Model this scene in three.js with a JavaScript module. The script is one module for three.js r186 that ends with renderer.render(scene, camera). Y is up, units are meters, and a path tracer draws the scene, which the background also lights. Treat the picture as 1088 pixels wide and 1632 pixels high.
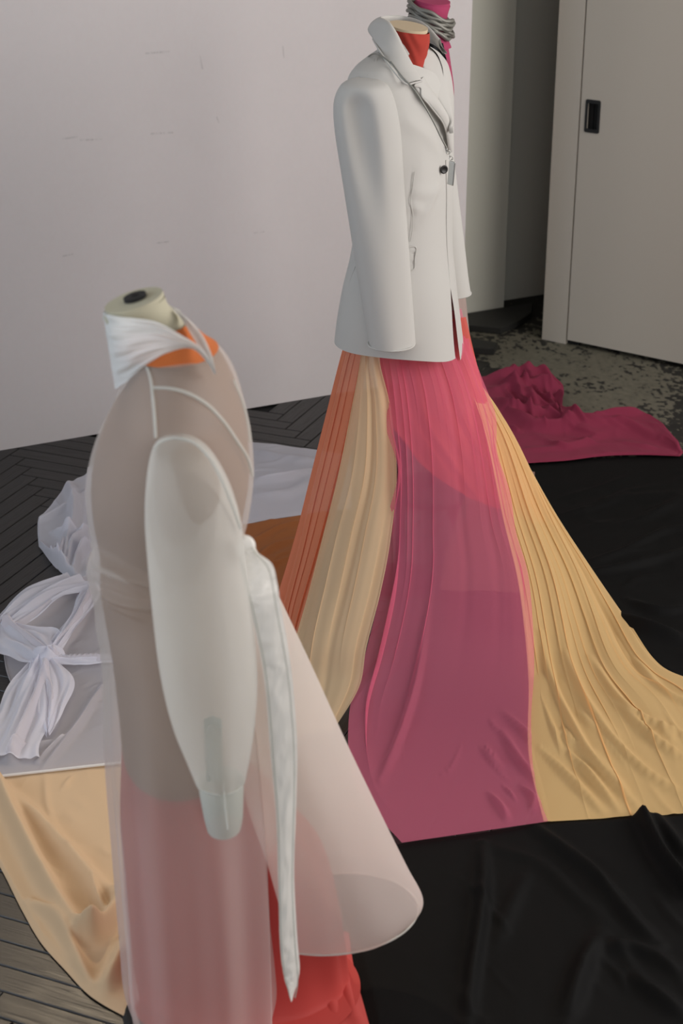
import * as THREE from 'three';
import { mergeGeometries, mergeVertices, toCreasedNormals } from 'three/addons/utils/BufferGeometryUtils.js';
import { RectAreaLightUniformsLib } from 'three/addons/lights/RectAreaLightUniformsLib.js';
import { RoundedBoxGeometry } from 'three/addons/geometries/RoundedBoxGeometry.js';

// ------------------------------------------------------------------ camera, sky, light from out of view, exposure
const scene = new THREE.Scene();
const FPX = 2650, W = 1088, HH = 1632, CAMH = 2.4, PITCH = Math.atan(1206 / FPX);
const camera = new THREE.PerspectiveCamera(2 * Math.atan(HH / 2 / FPX) * 180 / Math.PI, W / HH, 0.1, 60);
camera.position.set(0, CAMH, 0);
camera.rotation.set(-PITCH, 0, 0);
camera.focus = 4.75;
camera.userData.fStop = 4.0;
scene.add(camera);
camera.updateMatrixWorld(true); camera.updateProjectionMatrix();

const renderer = new THREE.WebGLRenderer({ antialias: true });
renderer.toneMapping = THREE.LinearToneMapping;
renderer.toneMappingExposure = 0.84;
renderer.shadowMap.enabled = true;
RectAreaLightUniformsLib.init();

scene.background = new THREE.Color().setRGB(0.62, 0.75, 1.0);

// unseen windows: left and right light forms and wall, rear added as fill
function unseenLight(name, color, intensity, w, h, [x, y, z], [tx, ty, tz]) {
  const l = new THREE.RectAreaLight(new THREE.Color().setRGB(...color), intensity, w, h);
  l.name = name; l.position.set(x, y, z); l.lookAt(tx, ty, tz); scene.add(l);
  return l;
}
const ROOM = { x0: -3.4, x1: 3.4, z0: -9.2, z1: 1.6, top: 3.6 };
unseenLight('unseen_window_light_left', [0.80, 0.90, 1.0], 2.8, 3.0, 1.9, [ROOM.x0 + 0.03, 1.95, -2.2], [0, 1.95, -2.2]);  // out of view, lights the forms coolly from the left
unseenLight('unseen_window_light_right', [1.0, 0.92, 0.85], 5.7, 3.4, 2.2, [ROOM.x1 - 0.03, 2.2, -3.5], [0, 2.2, -3.5]);  // out of view, placed to light blazer front, wall and dress back
unseenLight('added_fill_light_rear', [1.0, 0.95, 0.88], 2.0, 4.0, 1.9, [0.4, 1.95, ROOM.z1 - 0.03], [0.4, 1.95, -3]);  // added fill behind the camera, flat light on everything

// ------------------------------------------------------------------ helpers
function rng(seed) { let a = seed >>> 0; return () => { a = (a + 0x6D2B79F5) >>> 0; let t = a; t = Math.imul(t ^ (t >>> 15), t | 1); t ^= t + Math.imul(t ^ (t >>> 7), t | 61); return ((t ^ (t >>> 14)) >>> 0) / 4294967296; }; }
const V = (x, y, z) => new THREE.Vector3(x, y, z);
const clamp = (x, a, b) => Math.min(b, Math.max(a, x));
const smooth = (a, b, x) => { const t = clamp((x - a) / (b - a), 0, 1); return t * t * (3 - 2 * t); };
const gs = x => Math.exp(-x * x);
const lerp = (a, b, t) => a + (b - a) * t;
const cP = Math.cos(PITCH), sP = Math.sin(PITCH);
// a photo pixel is a direction; the distance comes from the floor, or from a plane `Z` metres ahead
function ray(u, v) { const a = (u - W / 2) / FPX, b = (HH / 2 - v) / FPX; return V(a, b * cP - sP, -(b * sP + cP)); }
function P(u, v, Z) { const d = ray(u, v); return d.multiplyScalar(-Z / d.z).add(V(0, CAMH, 0)); }
function F(u, v, h = 0) { const d = ray(u, v); return d.multiplyScalar((h - CAMH) / d.y).add(V(0, CAMH, 0)); }
function hash(i, j, k = 0) { let n = Math.imul(i, 374761393) ^ Math.imul(j, 668265263) ^ Math.imul(k, 1274126177); n = Math.imul(n ^ (n >>> 13), 1274126177); return ((n ^ (n >>> 16)) >>> 0) / 4294967296; }
function noise2(x, y, s = 0) { const i = Math.floor(x), j = Math.floor(y), a = x - i, b = y - j, u = a * a * (3 - 2 * a), w = b * b * (3 - 2 * b); return lerp(lerp(hash(i, j, s), hash(i + 1, j, s), u), lerp(hash(i, j + 1, s), hash(i + 1, j + 1, s), u), w); }
function fbm(x, y, o = 4, s = 0) { let r = 0, a = 0.5; for (let k = 0; k < o; k++) { r += a * noise2(x, y, s + k); x *= 2.03; y *= 2.03; a *= 0.5; } return r; }

const taken = {};
function numbered(name) { const n = taken[name] = (taken[name] ?? -1) + 1; return n ? `${name}_${String(n).padStart(3, '0')}` : name; }
function tag(o, label, category, group) { Object.assign(o.userData, { label, category }); if (group) o.userData.group = group; return o; }
function group(name, pos, label, category, grp) { const g = new THREE.Group(); g.name = numbered(name); g.position.copy(pos); scene.add(g); g.updateMatrixWorld(true); return tag(g, label, category, grp); }
// geometry is written in world metres; it is moved into its parent's frame here
function mesh(name, geo, mat, parent = scene, label) {
  const m = new THREE.Mesh(geo, mat);
  if (parent === scene) m.name = numbered(name); else m.name = name;
  const off = V(0, 0, 0); for (let p = parent; p && p !== scene; p = p.parent) off.add(p.position);
  if (parent !== scene) { geo = m.geometry = geo.clone(); geo.translate(-off.x, -off.y, -off.z); }
  m.castShadow = m.receiveShadow = true; parent.add(m);
  if (label) m.userData.label = label;
  return m;
}
function structure(name, geo, mat, label) { const m = mesh(name, geo, mat); m.name = name; m.userData.kind = 'structure'; if (label) m.userData.label = label; m.userData.category = name.split('_')[0]; return m; }

// surface over a grid; fn(s, t) -> Vector3; closed joins s = 0 and s = 1
function grid(nu, nv, fn, closed = false) {
  const pos = [], uv = [], idx = [];
  for (let j = 0; j <= nv; j++) for (let i = 0; i <= nu; i++) { const p = fn(closed && i === nu ? 0 : i / nu, j / nv); pos.push(p.x, p.y, p.z); uv.push(i / nu, j / nv); }
  const n = nu + 1;
  for (let j = 0; j < nv; j++) for (let i = 0; i < nu; i++) { const a = j * n + i; idx.push(a, a + n, a + 1, a + 1, a + n, a + n + 1); }
  const g = new THREE.BufferGeometry();
  g.setAttribute('position', new THREE.Float32BufferAttribute(pos, 3));
  g.setAttribute('uv', new THREE.Float32BufferAttribute(uv, 2));
  g.setIndex(idx); g.computeVertexNormals();
  if (closed) { const N = g.attributes.normal; for (let j = 0; j <= nv; j++) { const a = j * n, b = a + nu, q = V(N.getX(a) + N.getX(b), N.getY(a) + N.getY(b), N.getZ(a) + N.getZ(b)).normalize(); N.setXYZ(a, q.x, q.y, q.z); N.setXYZ(b, q.x, q.y, q.z); } }
  return g;
}
function tube(pts, r, seg = 40, sides = 6, closed = false) { return new THREE.TubeGeometry(new THREE.CatmullRomCurve3(pts, closed), seg, r, sides, closed); }
// numbers of a table of rows, interpolated smoothly at t in 0..1
function rowsAt(rows, t) {
  const n = rows.length - 1, x = clamp(t, 0, 1) * n, i = Math.min(n - 1, Math.floor(x)), f = x - i;
  const a = rows[Math.max(0, i - 1)], b = rows[i], c = rows[i + 1], d = rows[Math.min(n, i + 2)];
  return b.map((_, k) => 0.5 * (2 * b[k] + (c[k] - a[k]) * f + (2 * a[k] - 5 * b[k] + 4 * c[k] - d[k]) * f * f + (3 * b[k] - a[k] - 3 * c[k] + d[k]) * f * f * f));
}
// distance from a point to a polyline (all three axes), and how far along it
function toLine(p, line) {
  let best = 1e9, at = 0; const ab = V(), ap = V();
  for (let i = 0; i + 1 < line.length; i++) {
    ab.subVectors(line[i + 1], line[i]); ap.subVectors(p, line[i]);
    const f = clamp(ap.dot(ab) / ab.lengthSq(), 0, 1), d = ap.addScaledVector(ab, -f).length();
    if (d < best) { best = d; at = (i + f) / (line.length - 1); }
  }
  return [best, at];
}
function ridge(p, r) { const [d, at] = toLine(p, r.line); const e = r.flat ? 1 : Math.sqrt(Math.max(0, Math.sin(Math.PI * clamp(at, 0.03, 0.97)))); return r.h * e * Math.exp(-(d / r.w) * (d / r.w)); }
const smoothLine = (pts, n = 16) => new THREE.CatmullRomCurve3(pts).getPoints(n);

// ------------------------------------------------------------------ materials
const std = (c, roughness = 0.8, o = {}) => new THREE.MeshStandardMaterial({ color: new THREE.Color().setRGB(...c), roughness, side: THREE.DoubleSide, ...o });
const cloth = (c, o = {}) => new THREE.MeshPhysicalMaterial({ color: new THREE.Color().setRGB(...c), roughness: 0.95, side: THREE.DoubleSide, ...o });
const sheer = (c, opacity, transmission = 0.35, o = {}) => new THREE.MeshPhysicalMaterial({ color: new THREE.Color().setRGB(...c), roughness: 1, transmission, thickness: 0, specularIntensity: 0.2, transparent: true, opacity, side: THREE.DoubleSide, ...o });
function dataTex(n, m, fn, srgb = true) {
  const d = new Uint8Array(n * m * 4);
  for (let j = 0; j < m; j++) for (let i = 0; i < n; i++) { const c = fn(i / n, j / m, i, j), k = 4 * (j * n + i); for (let q = 0; q < 3; q++) d[k + q] = clamp(Math.round((Array.isArray(c) ? c[q] : c) * 255), 0, 255); d[k + 3] = 255; }
  const t = new THREE.DataTexture(d, n, m); t.wrapS = t.wrapT = THREE.RepeatWrapping; t.magFilter = THREE.LinearFilter; t.minFilter = THREE.LinearMipmapLinearFilter; t.generateMipmaps = true;
  if (srgb) t.colorSpace = THREE.SRGBColorSpace; t.needsUpdate = true; return t;
}
// wood grain of the dark stained parquet, a few variants
const plankMats = [0, 1, 2].map(k => {
  const r = rng(50 + k);
  const scr = Array.from({ length: 9 }, () => [r(), r(), r() * 0.5 - 0.25, 0.1 + r() * 0.3]);
  const mark = (x, y) => { let s = 0; for (const [a, b, m, l] of scr) { const q = x - a; if (q > 0 && q < l && Math.abs(y - b - m * q) < 0.012) s = 1; } return s; };
  return new THREE.MeshStandardMaterial({
    color: 0xffffff, roughness: 1,
    map: dataTex(256, 64, (x, y) => { const g = fbm(x * 6, y * 40, 4, 7 * k), s = mark(x, y); const v = 0.060 + 0.030 * k / 2 + 0.05 * (g - 0.5) + 0.07 * s; return [v * 1.04, v, v * 0.94]; }),
    roughnessMap: dataTex(256, 64, (x, y) => 0.36 + 0.16 * (fbm(x * 8, y * 14, 3, 3 + k) - 0.5) + 0.15 * mark(x, y), false),
    bumpMap: dataTex(256, 64, (x, y) => fbm(x * 5, y * 48, 4, 20 + k), false), bumpScale: 0.0006,
  });
});
const M = {
  socket: std([0.018, 0.018, 0.018], 0.95),
  gap: std([0.006, 0.006, 0.006], 0.9),
  ceiling: std([0.62, 0.61, 0.59], 0.95),
  roomWall: std([0.55, 0.54, 0.52], 0.95),
  greyWall: std([0.68, 0.68, 0.59], 0.92),
  door: std([0.54, 0.50, 0.43], 0.6),
  black: std([0.008, 0.008, 0.008], 0.45),
  darkBoard: std([0.02, 0.02, 0.018], 0.6),
  frame: std([0.5, 0.5, 0.48], 0.6),
  blazer: cloth([0.56, 0.55, 0.52]),
  blazerLining: cloth([0.74, 0.75, 0.72]),
  button: std([0.012, 0.011, 0.010], 0.35),
  silver: std([0.55, 0.55, 0.52], 0.32, { metalness: 1 }),
  cord: std([0.30, 0.30, 0.27], 0.55, { metalness: 0.6 }),
  linen: std([0.62, 0.50, 0.34], 0.9),
  paleLinen: std([0.52, 0.49, 0.36], 0.9),
  redKnit: cloth([0.42, 0.045, 0.03]),
  skin: cloth([0.27, 0.15, 0.085]),
  orangeTop: cloth([0.62, 0.17, 0.045]),
  scarf: sheer([0.90, 0.90, 0.88], 0.93, 0.3),
  organza: sheer([0.86, 0.80, 0.75], 0.46, 0.45),
  organzaSleeve: sheer([0.86, 0.84, 0.78], 0.55, 0.4),
  organzaLit: sheer([0.97, 0.91, 0.85], 0.73, 0.50),  // lighter, denser organza: light on the back panel put into the colour
  organzaDouble: sheer([0.66, 0.67, 0.61], 0.9, 0.25),
  piping: sheer([0.82, 0.82, 0.77], 0.75, 0.3),
  satin: new THREE.MeshPhysicalMaterial({ color: new THREE.Color().setRGB(0.90, 0.87, 0.81), roughness: 0.42, sheen: 0.3, side: THREE.DoubleSide }),
  orange: sheer([0.88, 0.31, 0.17], 0.93, 0.4),
  beige: sheer([0.86, 0.65, 0.41], 0.90, 0.4),
  fuchsia: sheer([0.95, 0.23, 0.37], 0.53, 0.40),
  yellow: sheer([0.97, 0.66, 0.30], 0.92, 0.4),
  coral: sheer([0.80, 0.16, 0.13], 0.94, 0.35),
  palePink: sheer([0.66, 0.52, 0.47], 0.92, 0.4),
  magenta: cloth([0.235, 0.022, 0.058]),
  magentaForm: cloth([0.42, 0.05, 0.13]),
  rust: cloth([0.32, 0.11, 0.03]),
  beigeFloor: cloth([0.60, 0.43, 0.265]),
  blackCloth: new THREE.MeshPhysicalMaterial({ color: new THREE.Color().setRGB(0.004, 0.004, 0.004), roughness: 0.7, specularIntensity: 0.22, side: THREE.DoubleSide }),
  whiteChiffon: sheer([0.84, 0.80, 0.84], 0.62, 0.3),
  whiteChiffonFold: sheer([0.88, 0.88, 0.96], 0.78, 0.3),
  redSilk: cloth([0.50, 0.055, 0.045], { roughness: 0.7 }),
  scarfDark: cloth([0.01, 0.01, 0.012]),
  scarfMetal: std([0.24, 0.235, 0.21], 0.5, { metalness: 0.5 }),
  plinth: std([0.26, 0.16, 0.13], 0.85),
  steel: std([0.45, 0.45, 0.45], 0.4, { metalness: 1 }),
};
// painted partition: plain paint with a few scuff marks
{
  M.partition = new THREE.MeshStandardMaterial({ color: 0xffffff, roughness: 0.9 });
}

// ------------------------------------------------------------------ the setting
const wallA = F(0, 718), wallB = F(734, 594);
const wallDir = V().subVectors(wallB, wallA).setY(0).normalize(), wallN = V(-wallDir.z, 0, wallDir.x); if (wallN.z < 0) wallN.negate();
function wallBox(a, b, thick, h, y0 = 0) { // box standing on the line a-b, its face towards +wallN side at the line, going back by thick
  const d = V().subVectors(b, a).setY(0), len = d.length(); d.normalize();
  const n = V(-d.z, 0, d.x); if (n.z < 0) n.negate();
  const g = new THREE.BoxGeometry(len, h, thick); g.translate(len / 2, y0 + h / 2, -thick / 2);
  const right = n.clone().cross(V(0, 1, 0)).dot(d) > 0 ? -1 : 1;
  const m = new THREE.Matrix4().makeBasis(d, V(0, 1, 0), V().crossVectors(d, V(0, 1, 0))); m.setPosition(a.x, 0, a.z);
  g.applyMatrix4(m); return g;
}
{ // white partition behind the forms
  const a = wallB.clone().addScaledVector(wallDir, -3.9), b = wallB;
  const len = a.distanceTo(b), h = 3.3;
  const at = (u, v) => { const d = ray(u, v), o = V(0, CAMH, 0), t = V().subVectors(wallA, o).dot(wallN) / d.dot(wallN), p = o.addScaledVector(d, t); return [p.clone().sub(a).dot(wallDir) / len, p.y / h]; };
  const marks = [[100, 222, 122, 219], [128, 224, 160, 223], [232, 86, 268, 83], [240, 214, 275, 212], [100, 409, 115, 406], [250, 388, 268, 386], [405, 372, 420, 370], [318, 90, 322, 110], [345, 188, 348, 196], [450, 75, 452, 92]].map(m => [...at(m[0], m[1]), ...at(m[2], m[3])]);
  const seg = (x, y, [x0, y0, x1, y1]) => { const ax = (x1 - x0) * len, ay = (y1 - y0) * h, px = (x - x0) * len, py = (y - y0) * h, f = clamp((px * ax + py * ay) / (ax * ax + ay * ay), 0, 1); return Math.hypot(px - f * ax, py - f * ay); };
  M.partition.map = dataTex(1536, 1024, (x, y) => {
    let v = 0.865 + 0.012 * (fbm(x * 30, y * 24, 4, 2) - 0.5) + 0.010 * (fbm(x * 300, y * 200, 2, 8) - 0.5);
    for (const m of marks) { const d = seg(x, y, m); if (d < 0.006) v -= 0.13 * gs(d / 0.0028) * noise2(x * 700, y * 90, 5); }
    return [v, v * 0.975, v * 0.97];
  });
  const g = wallBox(a, b, 0.14, h);
  structure('wall_left', g, M.partition, 'white painted partition wall with faint scuff marks');
}
{ // grey-green wall behind the partition's end: a pier and a deeper recess beside it
  const a = F(700, 514.5), b = F(802, 498), d = V().subVectors(b, a).setY(0).normalize();
  structure('wall_back', wallBox(a.clone().addScaledVector(d, -1.2), b, 0.3, ROOM.top), M.greyWall, 'grey-green painted pier behind the partition');
  const n = V(d.z, 0, -d.x); if (n.z > 0) n.negate();
  const a2 = b.clone().addScaledVector(n, 0.16).addScaledVector(d, -0.3);
  structure('wall_recess', wallBox(a2, a2.clone().addScaledVector(d, 1.3), 0.2, ROOM.top), M.greyWall, 'shaded grey-green wall beside the door');
}
// door panel and its jamb
const doorA = F(903, 549), doorB = F(1088, 588), doorDir = V().subVectors(doorB, doorA).setY(0).normalize();
{
  const doorN = V(-doorDir.z, 0, doorDir.x); if (doorN.z < 0) doorN.negate();
  const onDoor = (u, v) => { const d = ray(u, v), o = V(0, CAMH, 0), t = V().subVectors(doorA, o).dot(doorN) / d.dot(doorN); return o.addScaledVector(d, t); };
  const jA = onDoor(863, 544);
  const jl = V().subVectors(doorA, jA).setY(0).length();
  structure('trim_1', wallBox(jA.clone().setY(0), jA.clone().setY(0).addScaledVector(doorDir, jl - 0.007), 0.16, 2.7), M.door, 'off-white door jamb');
  structure('trim_2', wallBox(jA.clone().setY(0).addScaledVector(doorN, -0.02), doorA.clone().addScaledVector(doorDir, 0.05).addScaledVector(doorN, -0.02), 0.12, 2.7), M.gap, 'dark joint between jamb and door');
  // the leaf, with a pocket for the flush pull
  const o = new THREE.Group(); o.name = 'door_1'; o.position.copy(doorA); scene.add(o); o.userData = { kind: 'structure', label: 'off-white door leaf with a black flush pull', category: 'door' };
  const loc = p => [p.clone().sub(doorA).dot(doorDir), p.y];
  const [hx0, hy1] = loc(onDoor(934, 158)), [hx1, hy0] = loc(onDoor(954, 213));
  const dw = 1.6, dh = 2.66, gapY = 0.022;
  const s = new THREE.Shape(); s.moveTo(0, gapY); s.lineTo(dw, gapY); s.lineTo(dw, dh); s.lineTo(0, dh); s.lineTo(0, gapY);
  const rr = (x0, y0, x1, y1, r, T) => { const q = new T(); q.moveTo(x0 + r, y0); q.lineTo(x1 - r, y0); q.quadraticCurveTo(x1, y0, x1, y0 + r); q.lineTo(x1, y1 - r); q.quadraticCurveTo(x1, y1, x1 - r, y1); q.lineTo(x0 + r, y1); q.quadraticCurveTo(x0, y1, x0, y1 - r); q.lineTo(x0, y0 + r); q.quadraticCurveTo(x0, y0, x0 + r, y0); return q; };
  s.holes.push(rr(hx0 + 0.004, hy0 + 0.004, hx1 - 0.004, hy1 - 0.004, 0.006, THREE.Path));
  const basis = new THREE.Matrix4().makeBasis(doorDir, V(0, 1, 0), V().crossVectors(doorDir, V(0, 1, 0)));
  basis.setPosition(doorA.x, 0, doorA.z);
  const leaf = new THREE.ExtrudeGeometry(s, { depth: 0.05, bevelEnabled: false }); leaf.translate(0, 0, -0.05);
  leaf.applyMatrix4(basis); mesh('door_leaf', leaf, M.door, o);
  const rim = rr(hx0, hy0, hx1, hy1, 0.009, THREE.Shape); rim.holes.push(rr(hx0 + 0.009, hy0 + 0.014, hx1 - 0.009, hy1 - 0.014, 0.004, THREE.Path));
  const rg = new THREE.ExtrudeGeometry(rim, { depth: 0.003, bevelSize: 0.0008, bevelThickness: 0.0008, bevelSegments: 2 }); rg.applyMatrix4(basis);
  const pull = mesh('flush_pull', rg, M.black, o, 'black recessed pull plate');
  const cup = new THREE.BoxGeometry(hx1 - hx0 - 0.008, hy1 - hy0 - 0.008, 0.004); cup.translate((hx0 + hx1) / 2, (hy0 + hy1) / 2, -0.028); cup.applyMatrix4(basis); mesh('pull_recess', cup, M.gap, pull);
  // wall above and beyond the door closes the room
  const end = doorA.clone().addScaledVector(doorDir, dw);
  structure('wall_right_end', wallBox(end, end.clone().addScaledVector(doorDir, 1.6), 0.2, ROOM.top), M.roomWall);
  structure('wall_above_door', wallBox(jA.clone().setY(0), end, 0.2, ROOM.top - 2.7, 2.7), M.roomWall);
}
{ // room shell outside the frame: slab, ceiling, walls with unseen window openings, the rear one added
  const bx = (x0, x1, y0, y1, z0, z1) => { const g = new THREE.BoxGeometry(x1 - x0, y1 - y0, z1 - z0); g.translate((x0 + x1) / 2, (y0 + y1) / 2, (z0 + z1) / 2); return g; };
  const { x0, x1, z0, z1, top } = ROOM;
  structure('ceiling', bx(x0 - 0.3, x1 + 0.3, top, top + 0.2, z0 - 0.3, z1 + 0.3), M.ceiling);
  structure('wall_far', bx(x0, x1, 0, top, z0 - 0.2, z0), M.roomWall);
  structure('wall_rear', mergeGeometries([bx(x0, -1.6, 0, top, z1, z1 + 0.2), bx(2.4, x1, 0, top, z1, z1 + 0.2), bx(-1.6, 2.4, 0, 1.0, z1, z1 + 0.2), bx(-1.6, 2.4, 2.9, top, z1, z1 + 0.2)]), M.roomWall);
  structure('window_added_3', mergeGeometries([-1.57, -0.27, 1.07, 2.37].map(x => bx(x - 0.03, x + 0.03, 1, 2.9, z1 + 0.07, z1 + 0.13)).concat([1.03, 2.87].map(y => bx(-1.6, 2.4, y - 0.03, y + 0.03, z1 + 0.07, z1 + 0.13)))), M.frame);  // bars of the added rear window that holds the fill light
  for (const [side, xa, xb, zc, half] of [['left_side', x0 - 0.2, x0, -2.2, 1.5], ['right_side', x1, x1 + 0.2, -3.5, 1.7]]) {
    const za = zc - half, zb = zc + half, ya = side === 'left_side' ? 1.0 : 1.1, yb = side === 'left_side' ? 2.9 : 3.3;
    structure('wall_' + side, mergeGeometries([bx(xa, xb, 0, top, z0, za), bx(xa, xb, 0, top, zb, z1), bx(xa, xb, 0, ya, za, zb), bx(xa, xb, yb, top, za, zb)]), M.roomWall);
    const bars = [];
    for (const z of [za + 0.03, lerp(za, zb, 1 / 3), lerp(za, zb, 2 / 3), zb - 0.03]) bars.push(bx((xa + xb) / 2 - 0.03, (xa + xb) / 2 + 0.03, ya, yb, z - 0.03, z + 0.03));
    for (const y of [ya + 0.03, yb - 0.03]) bars.push(bx((xa + xb) / 2 - 0.03, (xa + xb) / 2 + 0.03, y - 0.03, y + 0.03, za, zb));
    structure(side === 'left_side' ? 'window_unseen_1' : 'window_unseen_2', mergeGeometries(bars), M.frame);  // frames of the unseen side windows
  }
}
{ // unseen lamp out of view, placed for the warm sheen on the lower-left parquet
  const at = V(-1.05, 2.72, -5.35), to = V(-0.45, 0.2, -2.75), d = V().subVectors(to, at).normalize();
  const g = group('unseen_spotlight', V(at.x, at.y, at.z), 'unseen black track lamp on a rod, out of view, lighting the lower left parquet', 'lamp');
  const q = new THREE.Quaternion().setFromUnitVectors(V(0, 1, 0), d.clone().negate());
  const can = new THREE.LatheGeometry([[0, 0.11], [0.035, 0.11], [0.042, 0.10], [0.05, -0.02], [0.046, -0.02], [0.04, 0.06], [0, 0.06]].map(p => new THREE.Vector2(...p)), 32); can.applyQuaternion(q); can.translate(at.x, at.y, at.z); mesh('housing', can, M.black, g);
  const lens = new THREE.CylinderGeometry(0.04, 0.04, 0.004, 32); lens.applyQuaternion(q); lens.translate(at.x, at.y, at.z); mesh('lens', lens, new THREE.MeshStandardMaterial({ color: 0xffffff, emissive: new THREE.Color().setRGB(1, 0.8, 0.55), emissiveIntensity: 3 }), g);
  const rod = new THREE.CylinderGeometry(0.008, 0.008, ROOM.top - at.y - 0.05, 12); rod.translate(at.x - 0.05 * d.x, (ROOM.top + at.y + 0.05) / 2, at.z - 0.05 * d.z); mesh('rod', rod, M.black, g);
  const l = new THREE.SpotLight(new THREE.Color().setRGB(1, 0.80, 0.56), 9, 0, 0.42, 0.8, 2); l.name = 'unseen_spotlight_beam'; l.position.copy(at).addScaledVector(d, 0.035); l.target.position.copy(to); l.castShadow = true; l.shadow.radius = 2; scene.add(l, l.target);
}
// floor: concrete slab under and beyond the parquet
const PARQ_EDGE = 0.62;
{
  const slab = new THREE.BoxGeometry(ROOM.x1 - ROOM.x0 + 0.4, 0.2, ROOM.z1 - ROOM.z0 + 0.4); slab.translate((ROOM.x0 + ROOM.x1) / 2, -0.113, (ROOM.z0 + ROOM.z1) / 2);
  const floor = structure('floor', slab, M.gap, 'black herringbone parquet floor');
  const AN = 0.3927, A = V(Math.sin(AN), 0, -Math.cos(AN)), B = V(Math.cos(AN), 0, Math.sin(AN));
  const w = 0.071, n = 7, L = n * w, o = F(50, 745), gap = 0.0028;
  const proto = [0, 1, 2].map(k => { // chamfered board, long side along x, uv in board lengths
    const hx = L / 2 - gap / 2, hz = w / 2 - gap / 2, c = 0.002, t = 0.012;
    const ring = [[-hx, -t, -hz], [hx, -t, -hz], [hx, -t, hz], [-hx, -t, hz], [-hx, -c, -hz], [hx, -c, -hz], [hx, -c, hz], [-hx, -c, hz], [-hx + c, 0, -hz + c], [hx - c, 0, -hz + c], [hx - c, 0, hz - c], [-hx + c, 0, hz - c]];
    const idx = [8, 11, 10, 8, 10, 9]; for (const b of [0, 4]) for (let i = 0; i < 4; i++) { const p = b + i, q = b + (i + 1) % 4; idx.push(p, p + 4, q, q, p + 4, q + 4); }
    const g = new THREE.BufferGeometry(); g.setAttribute('position', new THREE.Float32BufferAttribute(ring.flat(), 3)); g.setIndex(idx);
    g.setAttribute('uv', new THREE.Float32BufferAttribute(ring.flatMap(p => [p[0] / L + 0.5 + 0.31 * k, p[2] / w * 0.9 + 0.5]), 2));
    const q = toCreasedNormals(g, 0.3); return q;
  });
  const rest = [], r = rng(77); let count = 0;
  for (let m = -6; m <= 6; m++) for (let k = -90; k <= 90; k++) for (const vert of [0, 1]) {
    const x = (vert ? k + n + 0.5 : k + n / 2) + 2 * n * m, y = vert ? k + 1 - n / 2 : k + 0.5;
    const c = o.clone().addScaledVector(B, x * w).addScaledVector(A, -y * w); c.y = 0;
    if (c.x < -3.2 || c.x > PARQ_EDGE || c.z > -1.6 || c.z < -7.6) continue;
    if (c.clone().sub(wallA).dot(wallN) < -0.12) continue;
    const q = c.clone().project(camera), u = (q.x + 1) / 2 * W, v = (1 - q.y) / 2 * HH;
    const seen = (u > -40 && u < 180 && v > 690 && v < 1210) || (u > -40 && u < 230 && v > 1370 && v < 1670) || (u > 385 && u < 560 && v > 615 && v < 740);
    const mx = new THREE.Matrix4().makeRotationY(vert ? Math.atan2(-A.z, A.x) : Math.atan2(-B.z, B.x)); mx.setPosition(c);
    const kk = Math.floor(r() * 3);
    if (seen && count < 300) { const b = new THREE.Mesh(proto[kk], plankMats[Math.floor(r() * 3)]); b.applyMatrix4(mx); b.name = 'plank'; b.receiveShadow = b.castShadow = true; floor.add(b); count++; }
    else rest.push(proto[kk].clone().applyMatrix4(mx));
  }
  const rm = new THREE.Mesh(mergeGeometries(rest), plankMats[1]); rm.name = 'parquet_planks'; rm.userData.kind = 'stuff'; rm.receiveShadow = true; floor.add(rm);
  console.log('planks', count, rest.length);
  // worn concrete beside it
  const cx0 = PARQ_EDGE - 0.1, cx1 = ROOM.x1, cz0 = ROOM.z0, cz1 = -3.2;
  const worn = [F(830, 570), F(900, 585), F(950, 580), F(930, 650), F(1010, 620)];
  const conc = dataTex(1400, 1400, (x, y) => {
    const X = lerp(cx0, cx1, x), Z = lerp(cz1, cz0, y);
    const big = fbm(X * 2.2, Z * 2.2, 4, 31), mid = fbm(X * 14, Z * 14, 4, 40), fine = fbm(X * 60, Z * 42, 3, 52);
    let wq = 0; for (const p of worn) wq = Math.max(wq, Math.exp(-((X - p.x) ** 2 + (Z - p.z) ** 2 * 0.35) / 0.05));
    const paint = smooth(0.52, 0.62, 0.30 * wq + 0.24 * mid + 0.58 * fine + 0.16 * big);
    const base = 0.16 + 0.10 * (big - 0.5) + 0.10 * (mid - 0.5) + 0.06 * (fine - 0.5);
    const pl = 0.47 + 0.12 * (fine - 0.5);
    const v = lerp(base, pl, paint * 0.8);
    return [v * 1.0, v * 0.97, v * 0.84];
  });
  const M2 = new THREE.MeshStandardMaterial({ map: conc, roughness: 0.75, bumpMap: conc, bumpScale: 0.003 });
  const g = new THREE.BoxGeometry(cx1 - cx0, 0.011, cz1 - cz0); g.translate((cx0 + cx1) / 2, -0.0065, (cz0 + cz1) / 2);
  const uv = g.attributes.uv, ps = g.attributes.position; for (let i = 0; i < uv.count; i++) uv.setXY(i, (ps.getX(i) - cx0) / (cx1 - cx0), (ps.getZ(i) - cz1) / (cz0 - cz1));
  structure('floor_concrete', g, M2, 'worn dark concrete floor with pale scuffed patches');
}
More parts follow.
